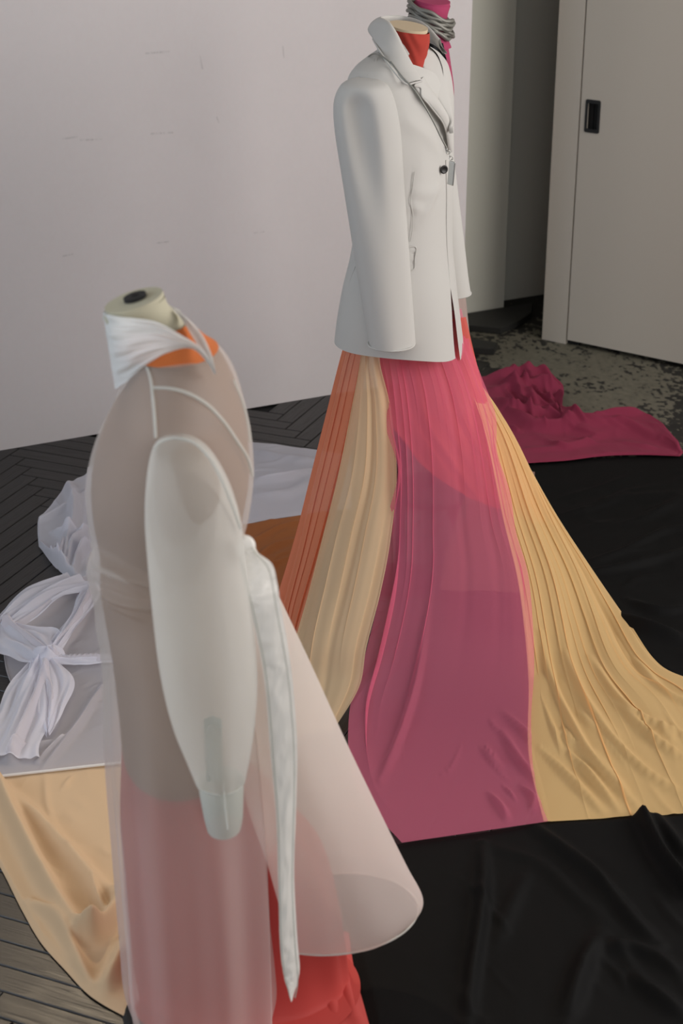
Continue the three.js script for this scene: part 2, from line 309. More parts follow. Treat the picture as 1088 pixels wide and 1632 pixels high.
// loose dark boards by the pier
function slabFrom(pts, h0, h1) {
  const s = new THREE.Shape(pts.map(p => new THREE.Vector2(p.x, -p.z)));
  const g = new THREE.ExtrudeGeometry(s, { depth: h1 - h0, bevelEnabled: true, bevelSize: 0.002, bevelThickness: 0.002, bevelSegments: 1 }); g.rotateX(-Math.PI / 2); g.translate(0, h0, 0); return g;
}
tag(mesh('floor_board', slabFrom([F(700, 516), F(800, 500), F(848, 492), F(846, 507), F(826, 521), F(797, 533), F(700, 516)].slice(0, 6).concat([F(690, 522)]), 0.003, 0.028), M.darkBoard), 'wide dark board lying along the foot of the grey-green pier', 'board');
tag(mesh('floor_board', slabFrom([F(690, 548), F(745, 548), F(792, 556), F(786, 566), F(690, 560)], 0.003, 0.028), M.darkBoard), 'narrow dark board lying on the concrete between pier and magenta cloth', 'board');

// ------------------------------------------------------------------ cloth on the floor
const edge = pts => { const c = new THREE.CatmullRomCurve3(pts.map(([u, v, h]) => F(u, v, 0).setY(h ?? 0)), false, 'centripetal'); c.arcLengthDivisions = 400; return t => c.getPointAt(clamp(t, 0, 1)); };
// patch bounded by four edges given as floor pixels: top and bottom run left to right, left and right run top to bottom
function patch({ top, bottom, left, right, y = 0.004, ridges = [], wrinkle = 0.003, freq = 6, seed = 1, n = 110, m = 110, lift = null, roll = 0.002, edgeY = 0.002 }) {
  const T = edge(top), B = edge(bottom), L = edge(left), R = edge(right);
  const rs = ridges.map(([pts, h, w, flat]) => ({ line: smoothLine(pts.map(([u, v]) => F(u, v)), 14), h, w, flat }));
  return grid(n, m, (s, t) => {
    const p = T(s).multiplyScalar(1 - t).addScaledVector(B(s), t).addScaledVector(L(t), 1 - s).addScaledVector(R(t), s);
    p.addScaledVector(T(0), -(1 - s) * (1 - t)).addScaledVector(T(1), -s * (1 - t)).addScaledVector(B(0), -(1 - s) * t).addScaledVector(B(1), -s * t);
    let h = p.y; const q = V(p.x, 0, p.z);
    for (const r of rs) h += ridge(q, r);
    h += wrinkle * (fbm(p.x * freq + seed * 3.1, p.z * freq * 0.6, 4, seed) * 2 - 0.6) * 1.2;
    h += wrinkle * 0.8 * Math.pow(1 - Math.abs(2 * fbm(p.x * freq * 0.7 + 9, p.z * freq * 0.5 + 3 * seed, 3, seed + 9) - 0.95), 6);
    if (lift) h += lift(s, t, q);
    const e = Math.min(s, 1 - s, t, 1 - t);
    h = Math.max(0, h) * smooth(-0.01, 0.04, e) + roll * gs((e - 0.006) / 0.008);
    p.y = lerp(Math.min(y, edgeY), y, smooth(0, 0.03, e)) + h; return p;
  });
}
const many = (seed, n, [u0, u1, v0, v1], [du, dv], h, w, len = 1) => { const r = rng(seed); return Array.from({ length: n }, () => { const u = lerp(u0, u1, r()), v = lerp(v0, v1, r()), k = len * (0.5 + r()), b = (r() - 0.5) * 0.5; return [[[u, v], [u + du * k * 0.5 - dv * b * 0.3, v + dv * k * 0.5 + du * b * 0.3], [u + du * k, v + dv * k]], h * (0.4 + r()), w * (0.6 + r() * 0.8)]; }); };

// black satin at the front
tag(mesh('floor_cloth', patch({
  top: [[540, 1380], [640, 1346], [760, 1330], [872, 1312], [980, 1304], [1088, 1298], [1240, 1288]],
  bottom: [[600, 1720], [800, 1725], [1000, 1725], [1300, 1700]],
  left: [[540, 1380], [549, 1450], [556, 1490], [562, 1540], [580, 1610], [600, 1720]],
  right: [[1240, 1288], [1260, 1450], [1300, 1700]],
  y: 0.010, n: 170, m: 130, wrinkle: 0.003, seed: 4,
  ridges: [
    [[[768, 1352], [770, 1400], [766, 1470], [752, 1560], [744, 1640]], 0.030, 0.016], [[[840, 1395], [815, 1450], [788, 1520]], 0.012, 0.02],
    [[[838, 1315], [900, 1365], [960, 1420], [1010, 1480], [1050, 1515]], 0.026, 0.018], [[[1012, 1292], [1030, 1330], [1060, 1385], [1095, 1430]], 0.045, 0.016, true],
    [[[1035, 1300], [1068, 1345], [1100, 1380]], 0.03, 0.02], [[[950, 1500], [925, 1560], [900, 1640]], 0.03, 0.022], [[[1000, 1560], [1040, 1590], [1095, 1630]], 0.024, 0.02],
    [[[770, 1352], [860, 1385], [920, 1440], [990, 1500]], 0.012, 0.02], [[[960, 1520], [1010, 1520], [1090, 1560]], 0.02, 0.02],
    ...many(5, 14, [620, 1060, 1360, 1600], [60, 70], 0.006, 0.012),
  ],
}), M.blackCloth), 'black satin cloth spread below the hems of the fuchsia and yellow panels', 'cloth');
// black satin at the back right
tag(mesh('floor_cloth', patch({
  top: [[700, 752], [840, 742], [960, 731], [1088, 728], [1200, 726]],
  bottom: [[760, 1010], [980, 1020], [1120, 1120], [1260, 1130]],
  left: [[700, 752], [730, 880], [760, 1010]], right: [[1200, 726], [1230, 900], [1260, 1130]],
  y: 0.006, n: 130, m: 130, wrinkle: 0.004, seed: 8,
  ridges: [
    [[[930, 905], [1000, 880], [1060, 850], [1100, 845]], 0.018, 0.02], [[[925, 920], [1010, 905], [1095, 880]], 0.022, 0.02], [[[985, 985], [1040, 1010], [1095, 1025]], 0.035, 0.025],
    [[[1000, 960], [1050, 980], [1100, 975]], 0.022, 0.02], [[[880, 830], [980, 800], [1090, 790]], 0.01, 0.03], [[[990, 840], [1050, 820], [1095, 790]], 0.012, 0.02],
    ...many(15, 12, [860, 1080, 780, 960], [80, -25], 0.006, 0.015),
  ],
}), M.blackCloth), 'black satin cloth spread between the magenta cloth and the yellow panel', 'cloth');
// magenta cloth bunched at the back right
tag(mesh('floor_cloth', patch({
  top: [[740, 610], [790, 606], [830, 603], [862, 602], [886, 616], [898, 634], [886, 650], [905, 668], [935, 676], [980, 672], [1030, 674], [1088, 728]],
  bottom: [[760, 752], [840, 744], [900, 740], [960, 733], [1020, 731], [1082, 733]],
  left: [[740, 610], [750, 680], [760, 752]], right: [[1088, 728], [1086, 730], [1082, 733]],
  y: 0.016, edgeY: 0.010, n: 190, m: 150, wrinkle: 0.004, freq: 9, seed: 12, roll: 0.008,
  lift: (s, t) => 0.035 * smooth(0.02, 0.14, t) * (1 - smooth(0.25, 0.6, t)) * (0.6 + 0.6 * fbm(s * 9, t * 4, 3, 5)),
  ridges: [
    [[[770, 622], [830, 618], [880, 622]], 0.05, 0.035], [[[790, 640], [850, 636], [895, 640]], 0.04, 0.03], [[[800, 668], [850, 690], [900, 690], [925, 678]], 0.045, 0.028], [[[790, 655], [820, 668], [870, 672]], 0.05, 0.022],
    [[[890, 655], [905, 668], [920, 684]], 0.035, 0.02], [[[925, 688], [980, 682], [1020, 678]], 0.035, 0.02], [[[930, 692], [990, 690], [1050, 710]], 0.02, 0.02], [[[850, 700], [900, 720], [960, 700]], 0.012, 0.02],
    [[[800, 625], [840, 650], [860, 660]], 0.03, 0.02], [[[835, 606], [850, 630], [890, 640]], 0.03, 0.018], [[[830, 722], [880, 722], [940, 712]], 0.01, 0.02],
    ...many(16, 26, [780, 915, 608, 690], [34, 14], 0.020, 0.009), ...many(18, 12, [780, 900, 610, 680], [20, 26], 0.018, 0.008), ...many(17, 14, [860, 1040, 680, 725], [50, 12], 0.007, 0.012),
  ],
}), M.magenta), 'magenta jersey cloth bunched on the concrete in front of the door', 'cloth');
// rust cloth
tag(mesh('floor_cloth', patch({
  top: [[380, 838], [440, 829], [520, 815]], bottom: [[390, 1030], [450, 1030], [500, 1030]], left: [[380, 838], [385, 930], [390, 1030]], right: [[520, 815], [510, 920], [500, 1030]],
  y: 0.012, n: 80, m: 100, wrinkle: 0.004, freq: 10, seed: 21,
  ridges: [[[[400, 870], [440, 850], [480, 838]], 0.012, 0.012], [[[405, 900], [440, 876], [475, 865]], 0.014, 0.014], [[[415, 925], [440, 905], [470, 895]], 0.012, 0.012], ...many(22, 12, [400, 470, 840, 930], [35, -14], 0.006, 0.012)],
}), M.rust), 'rust brown cloth lying flat beside the orange skirt panel', 'cloth');
// beige cloth at the lower left, with a pocket-like fold
tag(mesh('floor_cloth', patch({
  top: [[-30, 1246], [30, 1238], [100, 1228], [176, 1218], [260, 1210]],
  bottom: [[-60, 1290], [0, 1384], [36, 1455], [66, 1506], [105, 1550], [146, 1592], [216, 1632]].reverse().map(p => p).reverse(),
  left: [[-30, 1246], [-45, 1268], [-60, 1290]], right: [[260, 1210], [262, 1400], [216, 1632]],
  y: 0.010, n: 150, m: 130, wrinkle: 0.004, seed: 31, roll: 0.004,
  ridges: [
    [[[-5, 1262], [30, 1330], [70, 1410], [105, 1470], [130, 1500], [150, 1505]], 0.05, 0.020, true], [[[2, 1262], [60, 1315], [110, 1370], [150, 1415], [196, 1450]], 0.036, 0.022], [[[130, 1505], [160, 1500], [185, 1470], [200, 1420]], 0.055, 0.020],
    [[[50, 1445], [85, 1475], [115, 1520], [145, 1580]], 0.032, 0.014], [[[145, 1420], [155, 1445], [168, 1470]], 0.035, 0.011], [[[72, 1245], [76, 1290], [90, 1330]], 0.006, 0.009], [[[115, 1245], [100, 1265]], 0.006, 0.008],
    [[[165, 1590], [185, 1560], [205, 1500]], 0.04, 0.02],
    ...many(33, 10, [20, 180, 1260, 1400], [30, 20], 0.003, 0.010),
  ],
}), M.beigeFloor), 'tan beige cloth with deep diagonal folds on the parquet', 'cloth');
// white chiffon: back sheet, gathered bunch and a knotted sheet
{
  const g = group('chiffon_train', F(110, 1000).setY(0.004), 'sheer white chiffon cloth knotted and gathered on the black parquet', 'cloth');
  mesh('flat_panel', patch({
    top: [[140, 746], [250, 716], [395, 706], [450, 712], [560, 728]], bottom: [[130, 905], [250, 880], [398, 836], [440, 828], [560, 812]], left: [[140, 746], [132, 820], [130, 905]], right: [[560, 728], [560, 770], [560, 812]],
    y: 0.008, n: 130, m: 90, wrinkle: 0.005, seed: 41, ridges: [[[[395, 722], [440, 735], [505, 742]], 0.02, 0.03], [[[395, 775], [450, 768], [500, 755]], 0.025, 0.02], [[[395, 790], [450, 792], [500, 770]], 0.012, 0.03], ...many(42, 8, [380, 500, 715, 810], [50, -5], 0.006, 0.012)],
  }), M.whiteChiffonFold, g);
  mesh('gathered_panel', patch({
    top: [[150, 742], [138, 756], [110, 773], [84, 806], [60, 834]], bottom: [[190, 900], [165, 920], [135, 930], [100, 918], [62, 873]], left: [[150, 742], [175, 820], [190, 900]], right: [[60, 834], [60, 852], [62, 873]],
    y: 0.012, n: 110, m: 110, wrinkle: 0.006, seed: 44, freq: 12,
    ridges: [[[[108, 776], [118, 810], [115, 860], [92, 915]], 0.045, 0.016], [[[88, 855], [110, 865], [140, 862]], 0.04, 0.014], [[[146, 855], [120, 880], [108, 915]], 0.05, 0.012], [[[148, 876], [128, 895], [118, 922]], 0.045, 0.010], [[[62, 872], [90, 905], [120, 928]], 0.035, 0.014], [[[60, 838], [100, 820], [140, 790]], 0.02, 0.014], ...many(45, 10, [90, 150, 850, 915], [-12, 40], 0.02, 0.008)],
  }), M.whiteChiffonFold, g);
  mesh('knotted_panel', patch({
    top: [[2, 1012], [20, 985], [70, 952], [130, 928], [200, 905]], bottom: [[-40, 1256], [0, 1250], [60, 1243], [176, 1228], [250, 1222]], left: [[2, 1012], [10, 1075], [24, 1128], [-5, 1185], [-40, 1256]], right: [[200, 905], [215, 1050], [250, 1222]],
    y: 0.016, edgeY: 0.016, n: 130, m: 140, wrinkle: 0.003, seed: 47, roll: 0.006,
    ridges: [[[[90, 1050], [120, 1010], [150, 950]], 0.04, 0.012, true], [[[90, 1072], [130, 1070], [180, 1068]], 0.04, 0.012, true], [[[5, 1010], [40, 1035], [85, 1070]], 0.05, 0.016, true], [[[8, 1020], [50, 1000], [130, 935]], 0.03, 0.018], [[[75, 1080], [60, 1130], [20, 1220]], 0.045, 0.018, true], [[[70, 1235], [110, 1190], [150, 1130], [175, 1090]], 0.022, 0.010], [[[60, 1225], [95, 1195], [105, 1185]], 0.02, 0.008], [[[0, 1215], [60, 1200], [95, 1190]], 0.014, 0.010], [[[75, 1085], [85, 1130], [78, 1170]], 0.04, 0.012], ...many(48, 12, [90, 180, 1000, 1200], [30, -12], 0.005, 0.008)],
  }), M.whiteChiffon, g);
  // strips of the same cloth that the knot pulls together, and the knot
  const strip = (pts, w, h, seed) => { const c = new THREE.CatmullRomCurve3(pts.map(([u, v, y]) => F(u, v).setY(0.03 + (y ?? 0))));
    return grid(36, 60, (s, t) => { const p = c.getPointAt(t), d = c.getTangentAt(t), n = V(-d.z, 0, d.x).normalize(); const k = (typeof w === 'function' ? w(t) : w) * (1.15 + 0.22 * Math.sin(8 * t + seed * 2 + (s > 0.5 ? 2 : 0))); const a = (s - 0.5); p.addScaledVector(n, a * k); p.y += h * (Math.cos(a * 3.1) * 0.45 + 0.22 * Math.sin(a * 16 + 4 * t + seed) + 0.12 * Math.sin(a * 34 - 5 * t + 2 * seed) + 0.15 * (fbm(s * 4 + seed, t * 7, 3, seed) - 0.5)); return p; }); };
  mesh('gathered_strip', strip([[128, 938, 0], [70, 968, 0.01], [20, 1000, 0], [6, 1015, 0]], t => 0.15 - 0.06 * t, 0.03, 1), M.whiteChiffonFold, g);
  mesh('gathered_strip', strip([[4, 1014, 0], [35, 1040, 0.01], [84, 1072, 0.02]], t => 0.07 + 0.10 * Math.sin(t * 3), 0.03, 2), M.whiteChiffonFold, g);
  mesh('gathered_strip', strip([[85, 1062, 0.02], [110, 1022, 0.01], [145, 960, 0]], t => 0.03 + 0.03 * t, 0.02, 3), M.whiteChiffonFold, g);
  mesh('gathered_strip', strip([[84, 1075, 0.02], [120, 1072, 0.01], [190, 1066, 0]], 0.045, 0.02, 4), M.whiteChiffonFold, g);
  mesh('gathered_strip', strip([[68, 1075, 0.02], [50, 1120, 0.012], [8, 1225, 0]], t => 0.05 + 0.14 * t, 0.026, 5), M.whiteChiffonFold, g);
  mesh('gathered_strip', strip([[72, 1075, 0.02], [84, 1120, 0.01], [78, 1188, 0]], t => 0.10 * Math.sin(Math.PI * (0.18 + 0.80 * t)), 0.024, 6), M.whiteChiffonFold, g);
  mesh('rolled_hem', tube([[-30, 1254], [0, 1249], [60, 1242], [176, 1229], [240, 1223]].map(([u, v]) => F(u, v).setY(0.022)), 0.0038, 40, 8), M.scarf, g);
  const k = F(78, 1070).setY(0.05);
  mesh('knot', grid(28, 20, (s, t) => { const a = s * 6.2832, b = (t - 0.5) * Math.PI, r = 0.036 * (1 + 0.18 * Math.sin(3 * a + 5 * t)); return V(k.x + 1.2 * r * Math.cos(b) * Math.cos(a), k.y + 0.8 * r * Math.sin(b), k.z + r * Math.cos(b) * Math.sin(a)); }, true), M.whiteChiffonFold, g);
}

// ------------------------------------------------------------------ hanging panels: rows of left and right points
// row: [uL, vL, ZL, uR, vR, ZR, bulge]; Z = 0 puts the point on the floor
function panel(rows, { n = 300, m = 110, pleats = 10, amp = () => 0.006, tucks = [], tuckFade = () => 1, seed = 1, lay = 0.012, ridges = [], edgeL = null, edgeR = null, hem = null }) {
  const pts = rows.map(([uL, vL, zL, uR, vR, zR, b]) => { const l = zL ? P(uL, vL, zL) : F(uL, vL, lay), r = zR ? P(uR, vR, zR) : F(uR, vR, lay); return [l.x, l.y, l.z, r.x, r.y, r.z, b]; });
  const ph = rng(seed), off = Array.from({ length: 6 }, () => ph() * 6.28), sp = Array.from({ length: 6 }, () => 0.6 + ph() * 0.9);
  const rs = ridges.map(([q, h, w, flat]) => ({ line: smoothLine(q.map(([u, v]) => F(u, v)), 14), h, w, flat }));
  const want = V(0, 0.5, 0.86);
  return grid(n, m, (s, t) => {
    const q = rowsAt(pts, t), l = V(q[0], q[1], q[2]), r = V(q[3], q[4], q[5]);
    const across = V().subVectors(r, l), len = across.length(); across.normalize();
    const q2 = rowsAt(pts, t + 0.01), q1 = rowsAt(pts, t - 0.01), down = V((q2[0] + q2[3] - q1[0] - q1[3]) / 2, (q2[1] + q2[4] - q1[1] - q1[4]) / 2, (q2[2] + q2[5] - q1[2] - q1[5]) / 2).normalize();
    const nrm = V().crossVectors(down, across).normalize(); if (nrm.dot(want) < 0) nrm.negate();
    const ends = smooth(0, 0.04, s) * smooth(0, 0.04, 1 - s);
    const warp = s + 0.035 * Math.sin(sp[0] * 7 * s + off[0]) + 0.022 * Math.sin(sp[1] * 15 * s + off[1] + 0.8 * t);
    const a = pleats * 6.2832 * warp + off[2], A = amp(t, s);
    let depth = A * (0.65 * Math.sin(a) + 0.35 * Math.sin(a * 0.47 + off[3]) + 0.18 * Math.sin(2.3 * a + off[4])) * ends, slide = 0;
    // a tuck lays the cloth over itself in three layers along a line of constant s
    for (const [s0, w, t0 = -1, t1 = 2, bend = 0] of tucks) { const k = tuckFade(t) * smooth(t0 - 0.08, t0 + 0.08, t) * (1 - smooth(t1 - 0.12, t1 + 0.12, t)); if (k <= 0) continue; const z = (s - s0 - bend * t * t) / w; if (Math.abs(z) > 3) continue; slide -= 1.75 * k * w * len * z * Math.exp(-z * z); depth += 0.5 * k * w * len * Math.exp(-z * z); }
    const p = l.addScaledVector(across, s * len + slide * ends).addScaledVector(nrm, 4 * s * (1 - s) * q[6] + depth * 1);
    if (hem) p.addScaledVector(down, hem(s) * smooth(0.5, 1, t));
    if (edgeL) p.addScaledVector(across, edgeL(t) * gs(s / 0.07)); if (edgeR) p.addScaledVector(across, edgeR(t) * gs((1 - s) / 0.06));
    if (rs.length) { const g0 = V(p.x, 0, p.z); let h = 0; for (const k of rs) h += ridge(g0, k); p.y += h * (1 - smooth(0.02, 0.25, p.y)); }
    p.y = Math.max(p.y, lay * 0.9); return p;
  });
}
const SKIRT_AT = V(0.19, 0, -4.75);
{
  const g = group('train_skirt', SKIRT_AT, 'floor-length skirt of orange, beige, fuchsia and yellow chiffon panels below the white blazer', 'skirt');
  const fade = (a, b, t0, t1) => t => lerp(a, b, smooth(t0, t1, t));
  mesh('orange_panel', panel([
    [556, 520, 4.86, 596, 540, 4.67, 0.02], [549, 560, 4.88, 586, 572, 4.65, 0.03], [521, 680, 4.86, 566, 690, 4.60, 0.04], [493, 790, 4.80, 540, 800, 4.54, 0.04], [466, 880, 4.72, 514, 890, 4.46, 0.03], [440, 955, 0, 484, 985, 4.32, 0.02], [420, 1000, 0, 462, 1050, 0, 0],
  ], { pleats: 5, amp: t => 0.003 + 0.003 * t, tucks: [[0.12, 0.02], [0.34, 0.03], [0.47, 0.02], [0.62, 0.035], [0.78, 0.02], [0.9, 0.03]], seed: 3, lay: 0.03 }), M.orange, g, 'orange chiffon panel');
  mesh('beige_panel', panel([
    [576, 525, 4.66, 612, 530, 4.61, 0], [574, 572, 4.63, 605, 574, 4.59, 0.01], [560, 650, 4.57, 622, 650, 4.56, 0.02], [538, 760, 4.49, 632, 756, 4.50, 0.03], [513, 860, 4.41, 622, 860, 4.38, 0.03], [490, 950, 4.27, 606, 945, 4.25, 0.03], [468, 1030, 4.12, 584, 1030, 4.10, 0.02], [458, 1100, 0, 572, 1095, 4.0, 0.01], [470, 1175, 0, 530, 1165, 0, 0],
  ], { pleats: 2.2, amp: t => 0.004 + 0.006 * Math.sin(Math.PI * t), tucks: [[0.22, 0.03, -1, 2, 0.1], [0.42, 0.035, -1, 0.7, 0.12], [0.62, 0.03, 0.15, 0.75, 0.1], [0.86, 0.035, 0.5, 2, 0]], seed: 11, lay: 0.03 }), M.beige, g, 'beige chiffon panel');
  mesh('coral_lining', panel([
    [590, 525, 4.70, 742, 505, 4.78, 0.02], [600, 600, 4.68, 765, 600, 4.76, 0.04], [612, 660, 4.66, 795, 690, 4.74, 0.04], [650, 712, 4.64, 830, 770, 4.70, 0.04], [668, 738, 4.63, 868, 828, 4.66, 0.04],
  ], { pleats: 5, amp: t => 0.003 + 0.004 * t, tucks: [[0.3, 0.012], [0.42, 0.012], [0.55, 0.015], [0.68, 0.012], [0.8, 0.015]], seed: 17, hem: s => 0.085 * Math.sin(Math.PI * Math.pow(s, 0.85)) + 0.012 * Math.sin(9 * s) }), M.coral, g, 'coral red lining panel with a slanted hem');
  mesh('fuchsia_panel', panel([
    [588, 520, 4.64, 735, 492, 4.79, 0.0], [600, 568, 4.62, 750, 550, 4.76, 0.02], [607, 640, 4.57, 781, 642, 4.67, 0.05], [613, 742, 4.49, 800, 730, 4.59, 0.06], [614, 850, 4.41, 818, 832, 4.49, 0.05], [606, 940, 4.30, 842, 920, 4.38, 0.04], [580, 1050, 4.12, 851, 1050, 4.16, 0.02], [556, 1140, 0, 846, 1150, 0, 0], [566, 1250, 0, 852, 1245, 0, 0], [640, 1343, 0, 873, 1309, 0, 0],
  ], { n: 480, m: 150, pleats: 4, amp: t => 0.004 * (1 - smooth(0.5, 0.75, t)), tucks: [[0.085, 0.04, 0.52, 0.86, 0.02], [0.05, 0.012, -1, 0.5], [0.10, 0.014, -1, 0.7], [0.155, 0.012, -1, 0.6], [0.205, 0.016, -1, 0.75, -0.06], [0.27, 0.012, -1, 0.22], [0.355, 0.013, -1, 0.78, -0.08], [0.44, 0.011, -1, 0.22], [0.50, 0.009, -1, 0.3], [0.60, 0.011, -1, 0.35], [0.70, 0.013, -1, 0.42, 0.1], [0.765, 0.015, -1, 0.5, 0.2], [0.83, 0.012, -1, 0.5, 0.2], [0.89, 0.014, -1, 0.55, 0.2], [0.955, 0.013, -1, 0.62]], seed: 23, lay: 0.026, edgeL: t => 0.034 * gs((t - 0.335) / 0.07) + 0.006 * Math.sin(40 * t) * (1 - smooth(0.35, 0.5, t)), edgeR: t => 0.012 * Math.sin(34 * t) * gs((t - 0.32) / 0.12),
    ridges: [[[[690, 1010], [650, 1150], [605, 1260]], 0.02, 0.010], [[[800, 1180], [830, 1230], [860, 1265]], 0.018, 0.012], [[[800, 1150], [835, 1180], [850, 1200]], 0.016, 0.012], [[[780, 1280], [800, 1305], [806, 1320]], 0.016, 0.010], [[[830, 1268], [850, 1290], [845, 1305]], 0.014, 0.009], [[[735, 1200], [715, 1240], [700, 1250]], 0.004, 0.006], [[[640, 1200], [615, 1245]], 0.004, 0.006], ...many(52, 8, [760, 850, 1160, 1310], [25, 25], 0.006, 0.008)] }), M.fuchsia, g, 'sheer fuchsia chiffon panel');
  mesh('yellow_panel', panel([
    [706, 500, 4.84, 724, 495, 4.88, 0], [735, 580, 4.77, 752, 585, 4.85, 0.0], [764, 660, 4.70, 792, 655, 4.82, 0.02], [780, 720, 4.62, 828, 720, 4.78, 0.03], [800, 820, 4.52, 884, 818, 4.72, 0.03], [824, 920, 4.41, 942, 905, 4.64, 0.03], [836, 1010, 4.25, 990, 975, 0, 0.02], [842, 1090, 4.08, 1050, 1058, 0, 0.01], [842, 1200, 0, 1140, 1110, 0, 0], [866, 1309, 0, 1240, 1288, 0, 0],
  ], { n: 420, m: 150, pleats: 3, amp: t => 0.004 + 0.010 * smooth(0.1, 0.5, t) - 0.011 * smooth(0.68, 0.95, t), tucks: [[0.07, 0.012, -1, 0.80, 0.02], [0.14, 0.010, 0.3, 0.86, 0.01], [0.20, 0.014, -1, 0.97, -0.01], [0.27, 0.010, 0.4, 0.80, 0.02], [0.31, 0.018, 0.2, 1.3, 0.06], [0.40, 0.010, 0.45, 0.92, 0.05], [0.47, 0.014, 0.25, 0.86, 0.03], [0.55, 0.014, -1, 0.98, 0.05], [0.63, 0.010, 0.4, 0.80, 0.02], [0.70, 0.014, -1, 0.88, 0.03], [0.79, 0.012, -1, 0.92], [0.88, 0.016, -1, 0.95]], seed: 29, lay: 0.014,
    ridges: [[[[860, 1040], [900, 1140], [945, 1220], [1014, 1292]], 0.022, 0.012], [[[850, 1080], [870, 1140], [895, 1205]], 0.013, 0.010], [[[900, 1060], [955, 1160], [1020, 1230], [1088, 1275]], 0.018, 0.012], [[[940, 1060], [1010, 1145], [1100, 1185]], 0.018, 0.012], [[[860, 1200], [910, 1250], [960, 1302]], 0.016, 0.012], [[[985, 1130], [1040, 1185], [1095, 1222]], 0.02, 0.012], [[[1010, 1060], [1060, 1110], [1120, 1140]], 0.018, 0.014], [[[900, 1200], [940, 1245], [985, 1300]], 0.014, 0.010], ...many(60, 14, [860, 1060, 1110, 1270], [40, 46], 0.007, 0.009)] }), M.yellow, g, 'yellow chiffon panel');
}
tag(mesh('plinth', (() => { // box with one slanted side
  const zf = 4.66, zb = 5.02, Q = (u, v, z) => P(u, v, z);
  const bl = F(700, 941), br = F(842, 949); const tl = bl.clone().setY(0.295), tr = br.clone().setY(0.295); tl.x += 0.085;
  const ex = V().subVectors(br, bl).normalize(), ez = V(ex.z, 0, -ex.x); if (ez.z > 0) ez.negate();
  const b = [bl, br, br.clone().addScaledVector(ez, 0.30), bl.clone().addScaledVector(ez, 0.30)], t = [tl, tr, tr.clone().addScaledVector(ez, 0.30), tl.clone().addScaledVector(ez, 0.30)];
  for (const p of b) p.y = 0.001;
  const c = [...b, ...t], idx = [0, 1, 5, 0, 5, 4, 1, 2, 6, 1, 6, 5, 2, 3, 7, 2, 7, 6, 3, 0, 4, 3, 4, 7, 4, 5, 6, 4, 6, 7, 3, 2, 1, 3, 1, 0];
  const g = new THREE.BufferGeometry(); g.setAttribute('position', new THREE.Float32BufferAttribute(idx.flatMap(i => [c[i].x, c[i].y, c[i].z]), 3)); g.setAttribute('uv', new THREE.Float32BufferAttribute(idx.flatMap(i => [c[i].x, c[i].y]), 2)); g.computeVertexNormals(); return g;
})(), M.plinth), 'low box with a slanted side seen through the fuchsia panel', 'plinth');

// ------------------------------------------------------------------ dress forms
// tube from rows [v, uL, uR, depthRadius, dz] at an axis Z ahead; super = squareness
function pxTube(rows, Z, { n = 64, m = 60, fn = null, a0 = 0, a1 = 1, closed = true, tilt = 0 } = {}) {
  const pts = rows.map(([v, uL, uR, d, dz = 0, tl = 0]) => { const l = P(uL, v, Z + dz), r = P(uR, v, Z + dz); return [(l.x + r.x) / 2, l.y, -(Z + dz), (r.x - l.x) / 2, d, tl]; });
  return grid(n, m, (s, t) => { const q = rowsAt(pts, t), a = (lerp(a0, a1, s)) * 2 * Math.PI; const p = V(q[0] + q[3] * Math.cos(a), q[1] + (q[5] + tilt) * Math.cos(a), q[2] + q[4] * Math.sin(a)); return fn ? fn(p, s, t, a, q) : p; }, closed && a0 === 0 && a1 === 1);
}
function disc(c, rx, rz, thick, tiltX, tiltZ, seg = 40) { const g = new THREE.CylinderGeometry(1, 1, thick, seg); g.scale(rx, 1, rz); g.rotateZ(tiltZ); g.rotateX(tiltX); g.translate(c.x, c.y, c.z); return g; }
function stand(g, x, z, top, base = 0.16) {
  const pole = new THREE.CylinderGeometry(0.014, 0.014, top - 0.03, 16); pole.translate(x, (top + 0.03) / 2, z); mesh('pole', pole, M.socket, g);
  const b = new THREE.CylinderGeometry(base * 0.94, base, 0.010, 40); b.translate(x, 0.0065, z); mesh('base', b, M.socket, g);
}

// --- blazer form
const BZ = 4.75;
{
  const g = group('dress_form', P(645, 400, BZ).setY(0), 'dress form with red neck cover and beige cap inside the white blazer', 'dress form', undefined);
  mesh('torso', pxTube([[150, 575, 700, 0.08], [165, 570, 705, 0.13], [220, 585, 700, 0.13], [330, 595, 690, 0.10], [430, 575, 705, 0.14], [500, 580, 700, 0.13]], BZ, { m: 40 }), M.redKnit, g);
  mesh('neck', pxTube([[48, 616, 684, 0.056, 0, -0.008], [62, 617, 684, 0.058, 0, -0.008], [80, 622, 681, 0.056, 0, -0.006], [100, 624, 678, 0.056], [130, 610, 690, 0.075], [160, 585, 705, 0.10]], BZ, { m: 40, fn: (p, s, t, a) => { const w = 0.0012 * Math.sin(60 * p.y * 2 + 8 * Math.sin(a * 2) + a); p.x += w * Math.cos(a); p.z += w * Math.sin(a); return p; } }), M.redKnit, g, 'red fabric neck cover');
  const c = P(650, 44, BZ); mesh('neck_cap', disc(c, 0.0555, 0.054, 0.010, 0.10, -0.14), M.linen, g, 'beige linen neck cap');
  stand(g, g.position.x, g.position.z, 0.92, 0.11);
}
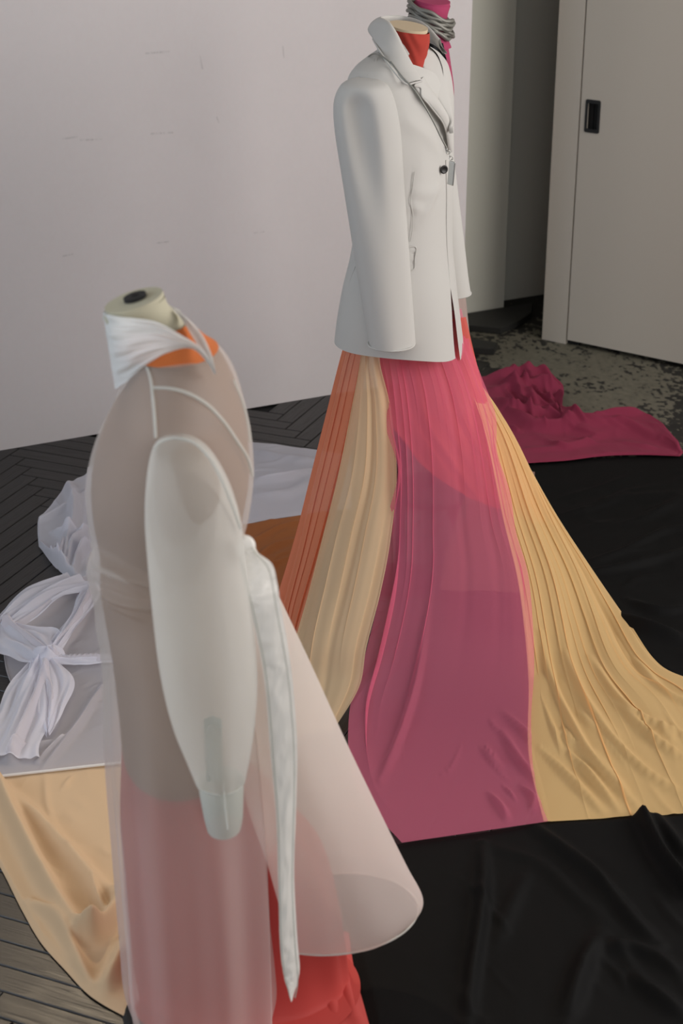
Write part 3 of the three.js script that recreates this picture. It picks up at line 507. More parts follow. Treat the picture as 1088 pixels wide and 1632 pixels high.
// --- white blazer
{
  const PH = 0.44, ef = V(Math.cos(PH), 0, Math.sin(PH)), er = V(-Math.sin(PH), 0, Math.cos(PH));
  // rows: v, uL, uR (silhouette at the axis), half width
  const rows = [[78, 602, 684, 0.095], [88, 582, 694, 0.160], [99, 567, 704, 0.203], [118, 557, 715, 0.228], [160, 556, 722, 0.232], [230, 558, 722, 0.222], [300, 566, 721, 0.198], [350, 568, 719, 0.185], [400, 562, 720, 0.188], [450, 551, 725, 0.198], [500, 543, 731, 0.205], [536, 539, 737, 0.208]];
  const prof = rows.map(([v, uL, uR, a]) => { const l = P(uL, v, BZ), r = P(uR, v, BZ), w = (r.x - l.x) / 2; return [(l.x + r.x) / 2, l.y, a, Math.sqrt(Math.max(0.0036, w * w - (a * ef.z) ** 2)) / ef.x]; });
  const yTop = prof[0][1], yHem = prof[prof.length - 1][1];
  const tOf = y => { let lo = 0, hi = 1; for (let i = 0; i < 30; i++) { const m = (lo + hi) / 2; if (rowsAt(prof, m)[1] > y) lo = m; else hi = m; } return lo; };
  const body = (th, t, off = 0) => { // th: 0 front, + towards the camera-side arm
    const [cx, y, a, b] = rowsAt(prof, t); const k = 2.35, c = Math.cos(th), s = Math.sin(th), r = 1 / Math.pow(Math.abs(c) ** k + Math.abs(s) ** k, 1 / k);
    return V(cx, y, -BZ).addScaledVector(ef, (b * r + off) * c).addScaledVector(er, (a * r + off) * s);
  };
  // where the ray of a pixel meets the jacket
  const hit = (u, v, off = 0.004) => { const d = ray(u, v).normalize(), o = V(0, CAMH, 0);
    const inside = p => { if (p.y > yTop || p.y < yHem - 0.05) return false; const [cx, , a, b] = rowsAt(prof, tOf(Math.max(p.y, yHem))); const q = p.clone().sub(V(cx, p.y, -BZ)); return Math.abs(q.dot(ef) / b) ** 2.35 + Math.abs(q.dot(er) / a) ** 2.35 < 1; };
    for (let t = 4.0; t < 6.2; t += 0.004) { const p = o.clone().addScaledVector(d, t); if (inside(p)) return p.addScaledVector(d, -0.004 - off); }
    return P(u, v, 4.64); };
  // the spot of the jacket front that shows nearest to a pixel
  const snap = (u, v, off) => { let best = 1e9, bt = 0, bh = 0; for (let i = 0; i <= 120; i++) for (let j = 0; j <= 90; j++) { const th = lerp(-0.5, 1.6, i / 120), t = 0.6 * j / 90, q = body(th, t, off).sub(V(0, CAMH, 0)), z = -q.z * cP - q.y * sP, du = W / 2 + FPX * q.x / z - u, dv = HH / 2 - FPX * (q.y * cP - q.z * sP) / z - v, e = du * du + dv * dv + 2 * Math.max(0, -th); if (e < best) { best = e; bt = t; bh = th; } } return body(bh, bt, off); };
  const g = group('blazer', V(SKIRT_AT.x, yHem, SKIRT_AT.z), 'white single-button blazer with wide padded shoulders on the dress form', 'jacket');
  const yBtn = P(707, 270, 4.6).y, tBtn = tOf(yBtn);
  const nearEdge = t => t < tBtn ? lerp(0.80, -0.10, smooth(0, tBtn * 0.66, t)) : -0.10 + 0.20 * smooth(0.72, 1, t);
  const farEdge = t => t < tBtn ? -lerp(0.62, 0.02, smooth(0.02, tBtn, t)) : -0.02 - 0.10 * smooth(0.70, 1, t);
  const ridgesB = [
    { line: smoothLine([hit(660, 275), hit(655, 310), hit(658, 345), hit(654, 380)]), h: -0.004, w: 0.006, flat: true },
    { line: smoothLine([hit(700, 285), hit(690, 320), hit(668, 360)]), h: 0.006, w: 0.014 },
    { line: smoothLine([hit(650, 305), hit(680, 308), hit(705, 300)]), h: 0.005, w: 0.016 }, { line: smoothLine([hit(650, 330), hit(675, 335)]), h: 0.005, w: 0.014 },
    { line: smoothLine([hit(640, 190), hit(680, 215), hit(700, 240)]), h: 0.006, w: 0.022 },
  ];
  mesh('jacket_body', grid(170, 110, (s, t) => {
    const a = nearEdge(t), b = 2 * Math.PI + farEdge(t), th = lerp(a, b, s), p = body(th, t);
    const n = V().addScaledVector(ef, Math.cos(th)).addScaledVector(er, Math.sin(th));
    let h = 0; for (const r of ridgesB) h += ridge(p, r);
    h += 0.006 * smooth(0.6, 1, t) * Math.sin(th * 3 + 1.0);
    // front corner of the hem drops to a rounded point, vent line at the back
    const drop = 0.035 * smooth(0.86, 1, t) * (gs(s / 0.10) + 1.6 * gs((1 - s) / 0.05));
    p.addScaledVector(n, h); p.y -= drop; return p;
  }), M.blazer, g);
  // shoulder top closes from the armholes to the neck
  const nk = P(648, 62, BZ);
  mesh('shoulder_yoke', grid(120, 20, (s, t) => { const w0 = lerp(0.80, 1.45, t), th = lerp(w0, 2 * Math.PI - w0, s), p = body(th, 0), e = V(nk.x, nk.y, -BZ).addScaledVector(ef, 0.064 * Math.cos(th)).addScaledVector(er, 0.070 * Math.sin(th)); const k = t; const q = p.clone().lerp(e, k); q.y += 0.010 * Math.sin(Math.PI * k) * Math.abs(Math.sin(th)); return q; }), M.blazer, g);
  // sleeves
  const sleeve = (rows, Z, fn) => pxTube(rows, Z, { n: 84, m: 110, fn });
  const dentAt = P(570, 185, 4.45);
  mesh('sleeve', sleeve([[123, 572, 596, 0.012, 0.02], [127, 556, 608, 0.04, 0.01], [138, 541, 620, 0.065], [165, 531, 630, 0.078], [210, 532, 637, 0.080], [280, 542, 641, 0.076], [350, 553, 646, 0.072], [420, 564, 651, 0.068], [490, 576, 656, 0.066], [548, 586, 660, 0.066]], 4.545, (p, s, t, a, q) => {
    const dy = p.y - dentAt.y, d = Math.hypot((p.x - dentAt.x + dy * 0.16) / (0.034 - 0.03 * Math.min(0, dy)), dy / (dy > 0 ? 0.05 : 0.24)); if (Math.sin(a) > 0) p.z -= 0.034 * Math.exp(-Math.pow(d, 2.4)) * Math.sin(a);
    const fold = 0.004 * Math.sin(a * 3 + 2) * smooth(0.25, 0.6, t); p.x += fold * Math.cos(a); p.z += fold * Math.sin(a);
    if (t > 0.9) p.y -= 0.0; return p;
  }), M.blazer, g, 'puffed sleeve with padded head');
  mesh('sleeve', sleeve([[118, 668, 690, 0.02], [130, 650, 706, 0.05], [160, 642, 716, 0.07], [220, 645, 720, 0.07], [300, 655, 729, 0.066], [380, 668, 739, 0.062], [440, 678, 746, 0.06], [467, 683, 750, 0.058]], 4.95), M.blazer, g);
  // cuff rims give the open ends a turned edge
  const rimOf = (u0, u1, v, Z, d) => { const l = P(u0, v, Z), r = P(u1, v, Z); return new THREE.CatmullRomCurve3(Array.from({ length: 28 }, (_, i) => V((l.x + r.x) / 2 + (r.x - l.x) / 2 * Math.cos(i / 28 * 6.2832), l.y, -Z + d * Math.sin(i / 28 * 6.2832))), true); };
  mesh('cuff_edge', new THREE.TubeGeometry(rimOf(586, 660, 548, 4.545, 0.066), 60, 0.0028, 6, true), M.blazer, g);
  mesh('cuff_edge', new THREE.TubeGeometry(rimOf(683, 750, 467, 4.95, 0.058), 60, 0.0028, 6, true), M.blazer, g);
  // collar: roll line and outer edge, from the nape to the notch
  const ribbon = (inner, outer, thick = 0.008, n = 14, m = 50) => { // a folded band with thickness
    const A = new THREE.CatmullRomCurve3(inner), B = new THREE.CatmullRomCurve3(outer);
    const f = (s, t, k) => { const a = A.getPoint(t), b = B.getPoint(t), p = a.clone().lerp(b, s); const nn = V().subVectors(b, a).cross(A.getTangent(t)).normalize(); if (nn.z < 0) nn.negate(); return p.addScaledVector(nn, k + 0.006 * Math.sin(Math.PI * s)); };
    return grid(2 * n, m, (s, t) => { const w = s * 2; return w <= 1 ? f(w, t, thick / 2 * Math.sqrt(Math.max(0, 1 - (2 * w - 1) ** 8))) : f(2 - w, t, -thick / 2 * Math.sqrt(Math.max(0, 1 - (2 * (2 - w) - 1) ** 8))); }, true);
  };
  mesh('collar', ribbon([P(700, 62, 4.86), P(672, 34, 4.88), P(640, 25, 4.90), P(608, 26, 4.84), P(622, 36, 4.71), P(634, 55, 4.67), P(648, 84, 4.64), P(672, 129, 4.605)], [P(712, 86, 4.90), P(690, 70, 4.95), P(640, 62, 4.97), P(590, 48, 4.90), P(594, 62, 4.76), P(604, 80, 4.66), P(620, 104, 4.60), P(647, 134, 4.555)], 0.009, 14, 70), M.blazer, g);
  // lapels lie on the chest
  mesh('lapel', ribbon([P(674, 122, 4.655), P(685, 140, 4.65), snap(697, 158, 0.016), snap(708, 176, 0.016), snap(716, 193, 0.014), snap(720, 213, 0.012), snap(719, 240, 0.010)], [snap(659, 137, 0.014), snap(671, 153, 0.016), snap(682, 168, 0.016), snap(694, 181, 0.016), snap(706, 198, 0.014), snap(712, 216, 0.012), snap(714, 242, 0.008)], 0.007), M.blazer, g);
  mesh('lapel', ribbon([P(670, 100, 4.72), P(676, 118, 4.70), P(684, 137, 4.69), P(697, 160, 4.685), P(710, 182, 4.69), P(719, 208, 4.695)], [P(681, 70, 4.83), P(694, 86, 4.82), P(707, 107, 4.80), P(714, 138, 4.77), P(719, 178, 4.72), P(722, 212, 4.67)], 0.007), M.blazer, g);
  mesh('collar_edge', tube([P(594, 62, 4.745), P(604, 80, 4.645), P(620, 104, 4.585), P(647, 134, 4.54), P(660, 132, 4.56), P(672, 129, 4.59)], 0.0026, 50, 6), M.blazer, g);
  mesh('lapel_edge', tube([snap(660, 136, 0.018), snap(671, 140, 0.020), snap(672, 153, 0.020), snap(683, 168, 0.020), snap(695, 181, 0.020), snap(707, 198, 0.018), snap(713, 216, 0.015)], 0.0022, 50, 6), M.blazer, g);
  mesh('jacket_lining', grid(30, 20, (s, t) => { const th = lerp(-0.6, 0.6, s); return body(th, lerp(0.02, tBtn * 0.9, t), -0.045); }), M.blazerLining, g);
  // button with rim and four holes
  const bp = snap(707, 270, 0.010), bn = ef.clone().multiplyScalar(0.80).addScaledVector(er, 0.60).normalize();
  const bq = new THREE.Quaternion().setFromUnitVectors(V(0, 1, 0), bn);
  const bg = new THREE.LatheGeometry([[0, 0.002], [0.006, 0.002], [0.009, 0.0035], [0.0115, 0.003], [0.0125, 0.001], [0.011, -0.002], [0, -0.002]].map(p => new THREE.Vector2(...p)), 32); bg.applyQuaternion(bq); bg.translate(bp.x, bp.y, bp.z); mesh('button', bg, M.button, g, 'black round button');
  // pocket flap and piping seams, laid on the jacket
  const quad = (c, off) => grid(12, 12, (s, t) => { const u = lerp(lerp(c[0][0], c[1][0], s), lerp(c[3][0], c[2][0], s), t), v = lerp(lerp(c[0][1], c[1][1], s), lerp(c[3][1], c[2][1], s), t); return hit(u, v, off); });
  const flapM = mesh('pocket_flap', quad([[615, 397], [662, 394], [659, 429], [618, 432]], 0.003), M.blazer, g);
  const seam = (pts, r = 0.0022, off = 0.003) => tube(pts.map(([u, v]) => hit(u, v, off)), r, 50, 6);
  mesh('pocket_piping', seam([[620, 397], [640, 396], [662, 394], [661, 412], [659, 429], [640, 430]], 0.0020, 0.004), M.blazer, flapM);
  mesh('dart_seam', seam([[660, 274], [657, 300], [654, 322], [658, 345], [657, 365], [654, 385]], 0.0014, 0.002), M.blazer, g);
  mesh('back_seam', seam([[566, 425], [557, 450], [551, 485], [549, 530]], 0.0014, 0.002), M.blazer, g);
  mesh('shoulder_seam', tube([[604, 78], [600, 92], [594, 108], [586, 121]].map(([u, v], i) => P(u, v, [4.70, 4.64, 4.60, 4.56][i])), 0.0016, 24, 6), M.blazer, g);
  // front edge below the button, hem
  mesh('front_edge', tube(Array.from({ length: 24 }, (_, i) => { const t = lerp(tBtn, 1, i / 23), p = body(nearEdge(t), t, 0.001); p.y -= 0.035 * smooth(0.86, 1, t); return p; }), 0.0024, 60, 6), M.blazer, g);
}
// necklace over the blazer: thin cord, link and silver tag
{
  const g = group('pendant_necklace', P(720, 275, 4.52), 'thin silver cord necklace with a flat silver tag hanging over the blazer front', 'necklace');
  mesh('cord', tube([[622, 100, 4.57], [606, 88, 4.62], [594, 86, 4.67], [584, 93, 4.72], [574, 106, 4.78]].reverse().map(([u, v, z]) => P(u, v, z - 0.02)), 0.0022, 50, 6), M.cord, g);
  mesh('cord', tube([[622, 98, 4.55], [640, 122, 4.515], [660, 143, 4.50], [676, 168, 4.50], [692, 197, 4.51], [703, 220, 4.52], [712, 237, 4.53]].map(([u, v, z]) => P(u, v, z)), 0.0026, 60, 6), M.cord, g);
  for (let i = 0; i < 5; i++) { const t = new THREE.TorusGeometry(0.0048, 0.0013, 8, 18), c = P(712 + 2.2 * i, 238 + 4.6 * i, 4.53); t.rotateY(i % 2 ? 0.3 : 1.5); t.translate(c.x, c.y, c.z); mesh('chain_link', t, M.silver, g); }
  const a = P(719, 276, 4.525), tg = new RoundedBoxGeometry(0.021, 0.066, 0.005, 3, 0.002); tg.rotateZ(-0.08); tg.rotateY(-0.75); tg.translate(a.x, a.y, a.z); mesh('tag', tg, M.silver, g, 'flat silver tag');
}
// --- form at the back, with its scarf and skirt
{
  const Z = 5.45, g = group('dress_form', P(700, 300, Z).setY(0), 'dress form covered in magenta jersey behind the white blazer', 'dress form', undefined);
  mesh('torso', pxTube([[60, 668, 708, 0.05], [75, 664, 714, 0.07], [100, 650, 718, 0.12], [140, 642, 723, 0.14], [165, 645, 721, 0.13], [230, 655, 712, 0.11], [330, 640, 728, 0.14], [400, 645, 725, 0.13]], Z, { m: 50 }), M.magentaForm, g);
  mesh('neck', pxTube([[6, 660, 717, 0.058, 0, -0.006], [20, 662, 715, 0.058], [45, 666, 710, 0.052], [75, 660, 718, 0.07]], Z, { m: 26, fn: (p, s, t, a) => { const w = 0.002 * Math.sin(90 * p.y + 3 * Math.sin(a)); p.x += w * Math.cos(a); p.z += w * Math.sin(a); return p; } }), M.magentaForm, g);
  const c = P(689, 4, Z); mesh('neck_cap', disc(c, 0.056, 0.056, 0.014, 0.1, -0.1), M.magentaForm, g);
  stand(g, g.position.x, g.position.z, 1.0, 0.15);
  const s = group('neck_scarf', P(690, 60, Z), 'silver and black scarf knotted round the neck of the magenta dress form', 'scarf');
  const r = rng(5);
  for (let k = 0; k < 7; k++) { const v0 = 18 + k * 4.5; mesh('scarf_fold', new THREE.TubeGeometry(new THREE.CatmullRomCurve3(Array.from({ length: 20 }, (_, i) => { const a = i / 20 * 6.2832, q = P(686, v0 + 16 * Math.cos(a), Z); return V(q.x + (0.067 + 0.006 * Math.sin(3 * a + k * 1.7)) * Math.cos(a), q.y + 0.004 * Math.sin(5 * a + 2.3 * k), -Z + 0.068 * Math.sin(a)); }), true), 60, 0.0055 + 0.002 * r(), 7, true), M.scarfMetal, s); }
  mesh('scarf_drape', grid(24, 40, (q, t) => { const uL = lerp(664, 716, t), uR = lerp(706, 722, t), vv = lerp(55, 136, t) + 14 * q; return P(lerp(uL, uR, q), vv, Z - 0.10 - 0.06 * Math.sin(Math.PI * t) - 0.01 * Math.sin(q * 14 + 4 * t)); }), M.scarfDark, s, 'black pointed scarf end');
  mesh('scarf_drape', grid(12, 36, (q, t) => P(lerp(676, 714, t) + 16 * q * (1 - 0.7 * t), lerp(50, 96, t) + 10 * q, Z - 0.115 - 0.06 * Math.sin(Math.PI * t) - 0.006 * Math.sin(q * 9 + 5 * t))), M.scarfMetal, s, 'silver band along the scarf edge');
  tag(mesh('long_skirt', pxTube([[330, 640, 726, 0.14], [420, 636, 734, 0.15], [470, 632, 740, 0.16], [560, 650, 749, 0.17], [600, 656, 754, 0.18], [635, 662, 758, 0.18]], Z, { n: 120, m: 50, fn: (p, s, t, a) => { const w = 0.008 * t * Math.sin(a * 17 + Math.sin(a * 3)); p.x += w * Math.cos(a); p.z += w * Math.sin(a); return p; } }), M.palePink), 'pale pink long skirt on the magenta form behind the blazer', 'skirt');
}

// ------------------------------------------------------------------ sheer shirt dress in front
const DZ = 2.75;
{
  const g = group('dress_form', P(290, 1200, DZ).setY(0), 'pale linen dress form with a black socket in its neck cap under the sheer dress', 'dress form', undefined);
  mesh('torso', pxTube([[548, 218, 334, 0.074], [575, 212, 356, 0.105], [610, 203, 373, 0.13], [650, 178, 386, 0.178], [700, 158, 394, 0.195], [760, 147, 397, 0.188], [820, 150, 388, 0.165], [880, 160, 376, 0.14], [940, 162, 380, 0.14], [1040, 180, 390, 0.155], [1120, 190, 396, 0.165], [1200, 200, 385, 0.155], [1225, 230, 350, 0.10]], DZ, { m: 80, fn: (p, s, t, a, q) => { return p; } }), M.skin, g);
  mesh('neck', pxTube([[486, 165, 263, 0.050, 0, 0.014], [500, 168, 270, 0.051, 0, 0.012], [530, 182, 300, 0.054, 0, 0.008], [560, 196, 330, 0.062], [590, 212, 362, 0.09]], DZ, { m: 40 }), M.paleLinen, g, 'pale linen neck');
  const c = P(214, 481, DZ); mesh('neck_cap', disc(c, 0.0525, 0.050, 0.008, 0.06, 0.27), M.paleLinen, g);
  const h = P(215, 474, DZ); h.z += 0.0; h.y += 0.001; mesh('cap_socket', disc(h, 0.0205, 0.019, 0.006, 0.06, 0.27), M.socket, g, 'black round socket');
  const h2 = h.clone(); h2.y += 0.0035; mesh('socket_hole', disc(h2, 0.006, 0.006, 0.003, 0.06, 0.27), M.gap, g);
  // shoulder plate where an arm would sit
  mesh('arm_plate', (() => { const q = P(292, 770, DZ - 0.185); const e = new THREE.SphereGeometry(1, 40, 24); e.scale(0.060, 0.080, 0.026); e.rotateZ(0.25); e.translate(q.x, q.y, q.z); return e; })(), M.skin, g);
  stand(g, g.position.x + 0.0, g.position.z, 0.62, 0.15);
  // orange top
  tag(mesh('undershirt', pxTube([[515, 190, 298, 0.062], [530, 196, 316, 0.072], [545, 199, 332, 0.086], [556, 200, 348, 0.098]], DZ, { m: 40 }), M.orangeTop), 'orange undershirt showing at the neckline of the sheer dress', 'top');
  // white neck scarf
  const sg = group('neck_scarf', P(215, 560, DZ), 'white chiffon scarf wound round the neck of the linen dress form', 'scarf');
  const band = (top, bot, zs, n, seed) => { const T = new THREE.CatmullRomCurve3(top.map(([u, v]) => V(u, v, 0))), B = new THREE.CatmullRomCurve3(bot.map(([u, v]) => V(u, v, 0)));
    return grid(n, 46, (q, t) => { const a = T.getPoint(q), b = B.getPoint(q), z = rowsAt(zs.map(x => [x]), q)[0], e = Math.sin(Math.PI * t); return P(lerp(a.x, b.x, t), lerp(a.y, b.y, t), DZ - z - 0.012 * e * (0.4 + 0.6 * Math.min(1, q * 6)) - 0.0045 * Math.sin(t * 24 + 5 * q + seed) * (1 - 0.8 * q) - 0.002 * Math.sin(t * 52 - 7 * q)); }); };
  mesh('scarf_wrap', band([[164, 498], [172, 501], [192, 505], [214, 507], [249, 513], [284, 531], [323, 557], [343, 590]], [[183, 620], [190, 616], [204, 606], [220, 592], [242, 576], [268, 562], [306, 556], [345, 596]], [0.0, 0.035, 0.062, 0.078, 0.092, 0.102, 0.105, 0.11], 90, 1), M.scarf, sg);
  mesh('scarf_wrap', pxTube([[496, 164, 282, 0.058], [520, 168, 300, 0.062], [560, 177, 328, 0.07], [600, 182, 345, 0.08]], DZ, { n: 60, m: 40, a0: 0.5, a1: 0.96, closed: false, fn: (p, s, t, a) => { const w = 0.003 * Math.sin(t * 24 + 3 * a); p.x += w * Math.cos(a); p.z += w * Math.sin(a); return p; } }), M.scarf, sg);
  mesh('scarf_end', band([[280, 494], [300, 508], [320, 530], [336, 562], [344, 594]], [[284, 500], [296, 520], [312, 546], [328, 572], [342, 598]], [0.0, 0.02, 0.05, 0.08, 0.10], 40, 2), M.scarf, sg);
}
{ // red skirt inside the dress, pooling on the floor
  const g = group('underskirt', P(320, 1400, DZ).setY(0), 'red silk underskirt below the sheer shirt dress, pooling on the floor', 'skirt');
  mesh('skirt_body', pxTube([[1128, 198, 320, 0.10, 0.01], [1170, 196, 345, 0.11, 0.02], [1225, 194, 395, 0.115, 0.03], [1290, 192, 460, 0.12, 0.04], [1345, 194, 508, 0.125, 0.05], [1410, 198, 532, 0.13, 0.06], [1480, 203, 545, 0.13, 0.07], [1540, 207, 553, 0.14, 0.08], [1585, 208, 562, 0.17, 0.07], [1615, 208, 574, 0.20, 0.05]], DZ, { n: 150, m: 60, fn: (p, s, t, a) => { const w = 0.004 * (1 - smooth(0.7, 0.9, t)) * Math.sin(a * 14 + 1.5 * Math.sin(a * 3)); p.x += w * Math.cos(a); p.z += w * Math.sin(a); p.y = Math.max(p.y, 0.018); return p; } }), M.redSilk, g);
  mesh('hem_pool', patch({ top: [[225, 1545], [330, 1470], [470, 1470], [556, 1488]], bottom: [[190, 1760], [320, 1780], [480, 1780], [640, 1760]], left: [[225, 1545], [206, 1600], [190, 1760]], right: [[556, 1488], [566, 1550], [592, 1640], [640, 1760]], y: 0.008, n: 80, m: 80, wrinkle: 0.004, seed: 71, ridges: [[[[485, 1500], [510, 1560], [540, 1640]], 0.02, 0.02], [[[530, 1490], [545, 1560], [570, 1640]], 0.016, 0.016]] }), M.redSilk, g);
}
{
  const g = group('shirt_dress', P(290, 1000, DZ).setY(0.05), 'sheer white organza shirt dress with long sleeve and satin belt on the linen form', 'dress');
  const wf0 = [[[150, 872], [190, 905], [240, 928], [262, 932]], [[148, 905], [190, 930], [235, 948]], [[155, 925], [200, 955], [245, 968]], [[165, 950], [200, 970], [230, 985]], [[150, 890], [180, 900], [215, 925]]];
  const up = [[548, 224, 330, 0.078], [562, 215, 348, 0.115], [585, 203, 366, 0.150], [612, 193, 378, 0.178], [650, 178, 389, 0.200], [700, 153, 400, 0.215], [760, 139, 404, 0.215], [820, 142, 397, 0.195], [868, 152, 385, 0.175], [892, 140, 386, 0.175], [915, 142, 388, 0.172], [950, 150, 392, 0.170]];
  const low = [[948, 150, 392, 0.170], [990, 155, 402, 0.178], [1060, 166, 416, 0.185], [1200, 172, 430, 0.195], [1350, 186, 440, 0.205], [1480, 198, 445, 0.21], [1560, 205, 447, 0.21], [1612, 222, 446, 0.20]];
  const rowsBody = [...up.slice(0, -1), ...low];
  const prof = rowsBody.map(([v, uL, uR, d]) => { const l = P(uL, v, DZ), r = P(uR, v, DZ); return [(l.x + r.x) / 2, l.y, (r.x - l.x) / 2, d]; });
  const on = (u, v) => { const d = ray(u, v).normalize(), o = V(0, CAMH, 0); for (let t = 2.3; t < 3.8; t += 0.003) { const p = o.clone().addScaledVector(d, t); if (p.y > prof[0][1]) continue; let lo = 0, hi = 1; for (let i = 0; i < 22; i++) { const m = (lo + hi) / 2; if (rowsAt(prof, m)[1] > p.y) lo = m; else hi = m; } const [cx, , rx, rz] = rowsAt(prof, lo); if (((p.x - cx) / rx) ** 2 + ((p.z + DZ) / rz) ** 2 < 1) return p.addScaledVector(d, -0.004); } return P(u, v, DZ - 0.02); };
  const wf = wf0.map((l, i) => ({ line: smoothLine(l.map(([u, v]) => on(u, v))), h: [0.022, 0.019, 0.024, 0.016, 0.019][i], w: 0.011 }));
  const yW = P(290, 950, DZ).y;
  mesh('body', pxTube(rowsBody, DZ, { n: 170, m: 190, fn: (p, s, t, a) => { let h = (0.002 + 0.007 * smooth(yW, 0.2, p.y)) * Math.sin(a * 11 + 1.2 * Math.sin(a * 2) + 0.5) * smooth(yW + 0.05, yW - 0.2, p.y); if (Math.sin(a) > -0.2 && Math.abs(p.y - yW) < 0.25) for (const r of wf) h += ridge(p, r); p.x += h * Math.cos(a); p.z += h * Math.sin(a); return p; } }), M.organza, g);
  const bk = [[872, 330, 392, 0.09, 0.03], [900, 335, 412, 0.12, 0.03], [960, 345, 441, 0.14, 0.04], [1080, 360, 500, 0.155, 0.06], [1210, 372, 560, 0.165, 0.07], [1330, 384, 619, 0.165, 0.08], [1395, 392, 652, 0.155, 0.08], [1430, 396, 671, 0.145, 0.08], [1446, 398, 666, 0.135, 0.08]];
  mesh('skirt_back', pxTube(bk, DZ, { n: 120, m: 80, fn: (p, s, t, a) => { const w = 0.004 * t * Math.sin(a * 6 + 1); p.x += w * Math.cos(a); p.z += w * Math.sin(a); p.y -= 0.028 * smooth(0.8, 1, t) * (1 - Math.cos(a)) * 0.5; return p; } }), M.organzaLit, g);
  // rolled hems
  const hem = (rows, Z, dropFn = () => 0) => { const [v, uL, uR, d, dz = 0] = rows[rows.length - 1], l = P(uL, v, Z + dz), r = P(uR, v, Z + dz); return new THREE.TubeGeometry(new THREE.CatmullRomCurve3(Array.from({ length: 40 }, (_, i) => { const a = i / 40 * 6.2832; return V((l.x + r.x) / 2 + (r.x - l.x) / 2 * Math.cos(a), l.y - dropFn(a), -(Z + dz) + d * Math.sin(a)); }), true), 90, 0.0022, 6, true); };
  mesh('hem', hem(low, DZ), M.piping, g); mesh('hem', hem(bk, DZ, a => 0.028 * (1 - Math.cos(a)) * 0.5), M.piping, g);
  // sleeve towards the camera
  const SZ = DZ - 0.235, sl = [[697, 268, 292, 0.012, 0.04], [704, 250, 314, 0.035, 0.03], [725, 240, 338, 0.055, 0.01], [770, 233, 364, 0.068], [830, 231, 383, 0.075], [900, 236, 391, 0.078], [1000, 246, 403, 0.080], [1080, 258, 408, 0.078], [1150, 276, 404, 0.070], [1205, 298, 396, 0.058], [1245, 314, 388, 0.044]];
  const slv = mesh('sleeve', pxTube(sl, SZ, { n: 90, m: 90, fn: (p, s, t, a) => { const w = 0.003 * smooth(0.3, 0.8, t) * Math.sin(a * 5 + 1) ; p.x += w * Math.cos(a); p.z += w * Math.sin(a); return p; } }), M.organzaSleeve, g);
  mesh('cuff', pxTube([[1243, 315, 388, 0.044], [1268, 319, 388, 0.044], [1300, 325, 387, 0.042], [1318, 330, 384, 0.040]], SZ, { m: 16 }), M.organzaDouble, slv);
  const sq = (c, Zs) => grid(10, 30, (s, t) => { const u = lerp(lerp(c[0][0], c[1][0], s), lerp(c[3][0], c[2][0], s), t), v = lerp(lerp(c[0][1], c[1][1], s), lerp(c[3][1], c[2][1], s), t); return P(u, v - (t < 0.04 ? 6 * (1 - Math.abs(2 * s - 1)) : 0), SZ - lerp(Zs[0], Zs[1], t)); });
  mesh('sleeve_placket', sq([[324, 1146], [353, 1146], [356, 1246], [329, 1246]], [0.079, 0.050]), M.organzaDouble, slv, 'grey-green double layer placket');
  mesh('cuff_slit', tube([[356, 1246], [358, 1280], [363, 1322]].map(([u, v]) => P(u, v, SZ - 0.047)), 0.002, 20, 6), M.piping, slv);
  mesh('cuff_seam', new THREE.TubeGeometry(new THREE.CatmullRomCurve3(Array.from({ length: 24 }, (_, i) => { const a = i / 24 * 6.2832, l = P(315, 1245, SZ), r = P(388, 1245, SZ); return V((l.x + r.x) / 2 + (r.x - l.x) / 2 * Math.cos(a), l.y, -SZ + 0.0445 * Math.sin(a)); }), true), 50, 0.0022, 6, true), M.piping, slv);
  // far sleeve hangs on the hidden side
  mesh('sleeve', pxTube([[700, 265, 300, 0.03], [725, 250, 330, 0.055], [800, 246, 350, 0.07], [950, 252, 356, 0.075], [1100, 266, 354, 0.065], [1180, 290, 344, 0.045]], DZ + 0.245, { m: 50 }), M.organzaSleeve, g);
  // seams, lying on the bodice
  const seam = (name, pts, r) => mesh(name, tube(pts.map(([u, v]) => on(u, v)), r, 60, 6), M.piping, g);
  seam('shoulder_seam', [[233, 582], [240, 605], [243, 630], [246, 665], [248, 698]], 0.0026);
  seam('yoke_seam', [[243, 618], [270, 619], [300, 627], [330, 645], [356, 672], [378, 704], [394, 730], [402, 758]], 0.0032);
  mesh('neckline', tube(Array.from({ length: 30 }, (_, i) => { const [cx, y, rx, rz] = rowsAt(prof, 0), a = lerp(-0.5, Math.PI + 0.4, i / 29); return V(cx + rx * Math.cos(a), y, -DZ + rz * Math.sin(a)); }), 0.0022, 60, 6), M.piping, g);
  seam('front_placket', [[372, 606], [386, 640], [394, 672], [399, 705]], 0.0026);
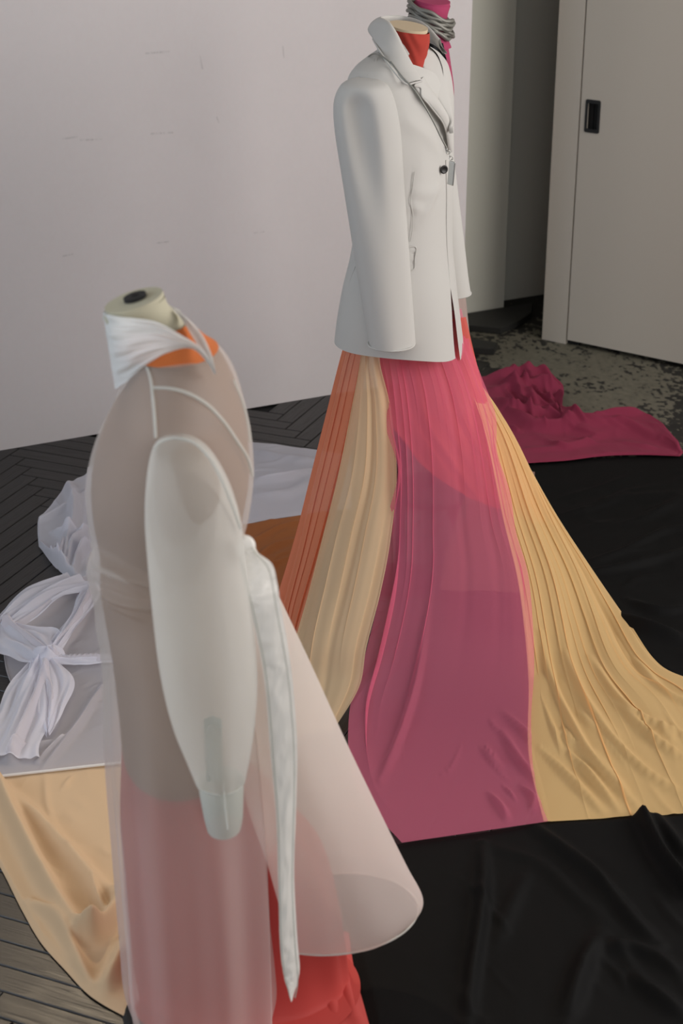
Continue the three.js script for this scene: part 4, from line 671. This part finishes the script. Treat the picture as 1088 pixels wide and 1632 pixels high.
  mesh('armhole_seam', tube([[246, 716, 0.0], [256, 704, 0.0], [280, 698, 0], [310, 706, 0], [334, 730, 0], [352, 762, 0], [368, 800, 0], [383, 842, 0]].map(([u, v], i) => P(u, v, SZ - 0.03 - 0.03 * Math.sin(Math.PI * i / 7))), 0.0026, 60, 6), M.piping, g);
  // satin belt: loop at the waist and the hanging end
  const bl = [[862, 381, 398], [880, 381, 410], [904, 383, 433], [940, 391, 441], [972, 399, 446], [1040, 414, 458], [1100, 423, 466], [1202, 431, 473], [1303, 440, 471], [1404, 443, 468], [1505, 446, 473], [1555, 452, 477], [1580, 459, 473], [1598, 464, 467]];
  const belt = mesh('belt', grid(24, 160, (s, t) => { const q = rowsAt(bl, t), u = lerp(q[1], q[2], s); const z = DZ - lerp(0.17, 0.245, smooth(0, 0.3, t)); const p = P(u, q[0], z); p.z += 0.004 * Math.sin(s * 3.14) - 0.022 * s * smooth(0.05, 0.25, t) + 0.0030 * (fbm(s * 3 + 4 + t * 20, t * 60, 3, 81) - 0.5) * 2 + 0.0007 * Math.sin(t * 150 + 6 * s + 5 * fbm(t * 9, s * 2, 2, 3)) * smooth(0.1, 0.3, t) * smooth(0, 0.25, 0.95 - t); return p; }), M.satin, g, 'satin belt end with stitched edges');
  for (const e of [0.1, 0.9]) mesh('belt_stitching', tube(Array.from({ length: 30 }, (_, i) => { const t = i / 29 * 0.95, q = rowsAt(bl, t), z = DZ - lerp(0.17, 0.245, smooth(0, 0.3, t)); const p = P(lerp(q[1], q[2], e), q[0], z); p.z += 0.0045; return p; }), 0.0011, 120, 5), M.organzaDouble, belt);
  mesh('belt_knot', grid(30, 20, (s, t) => { const c = P(391, 871, DZ - 0.17), a = s * 6.2832, b = (t - 0.5) * Math.PI, r = 1 + 0.12 * Math.sin(3 * a + 2 * t); return V(c.x + 0.016 * r * Math.cos(b) * Math.cos(a), c.y + 0.021 * Math.sin(b), c.z + 0.014 * r * Math.cos(b) * Math.sin(a)); }, true), M.satin, belt);
}

renderer.render(scene, camera);
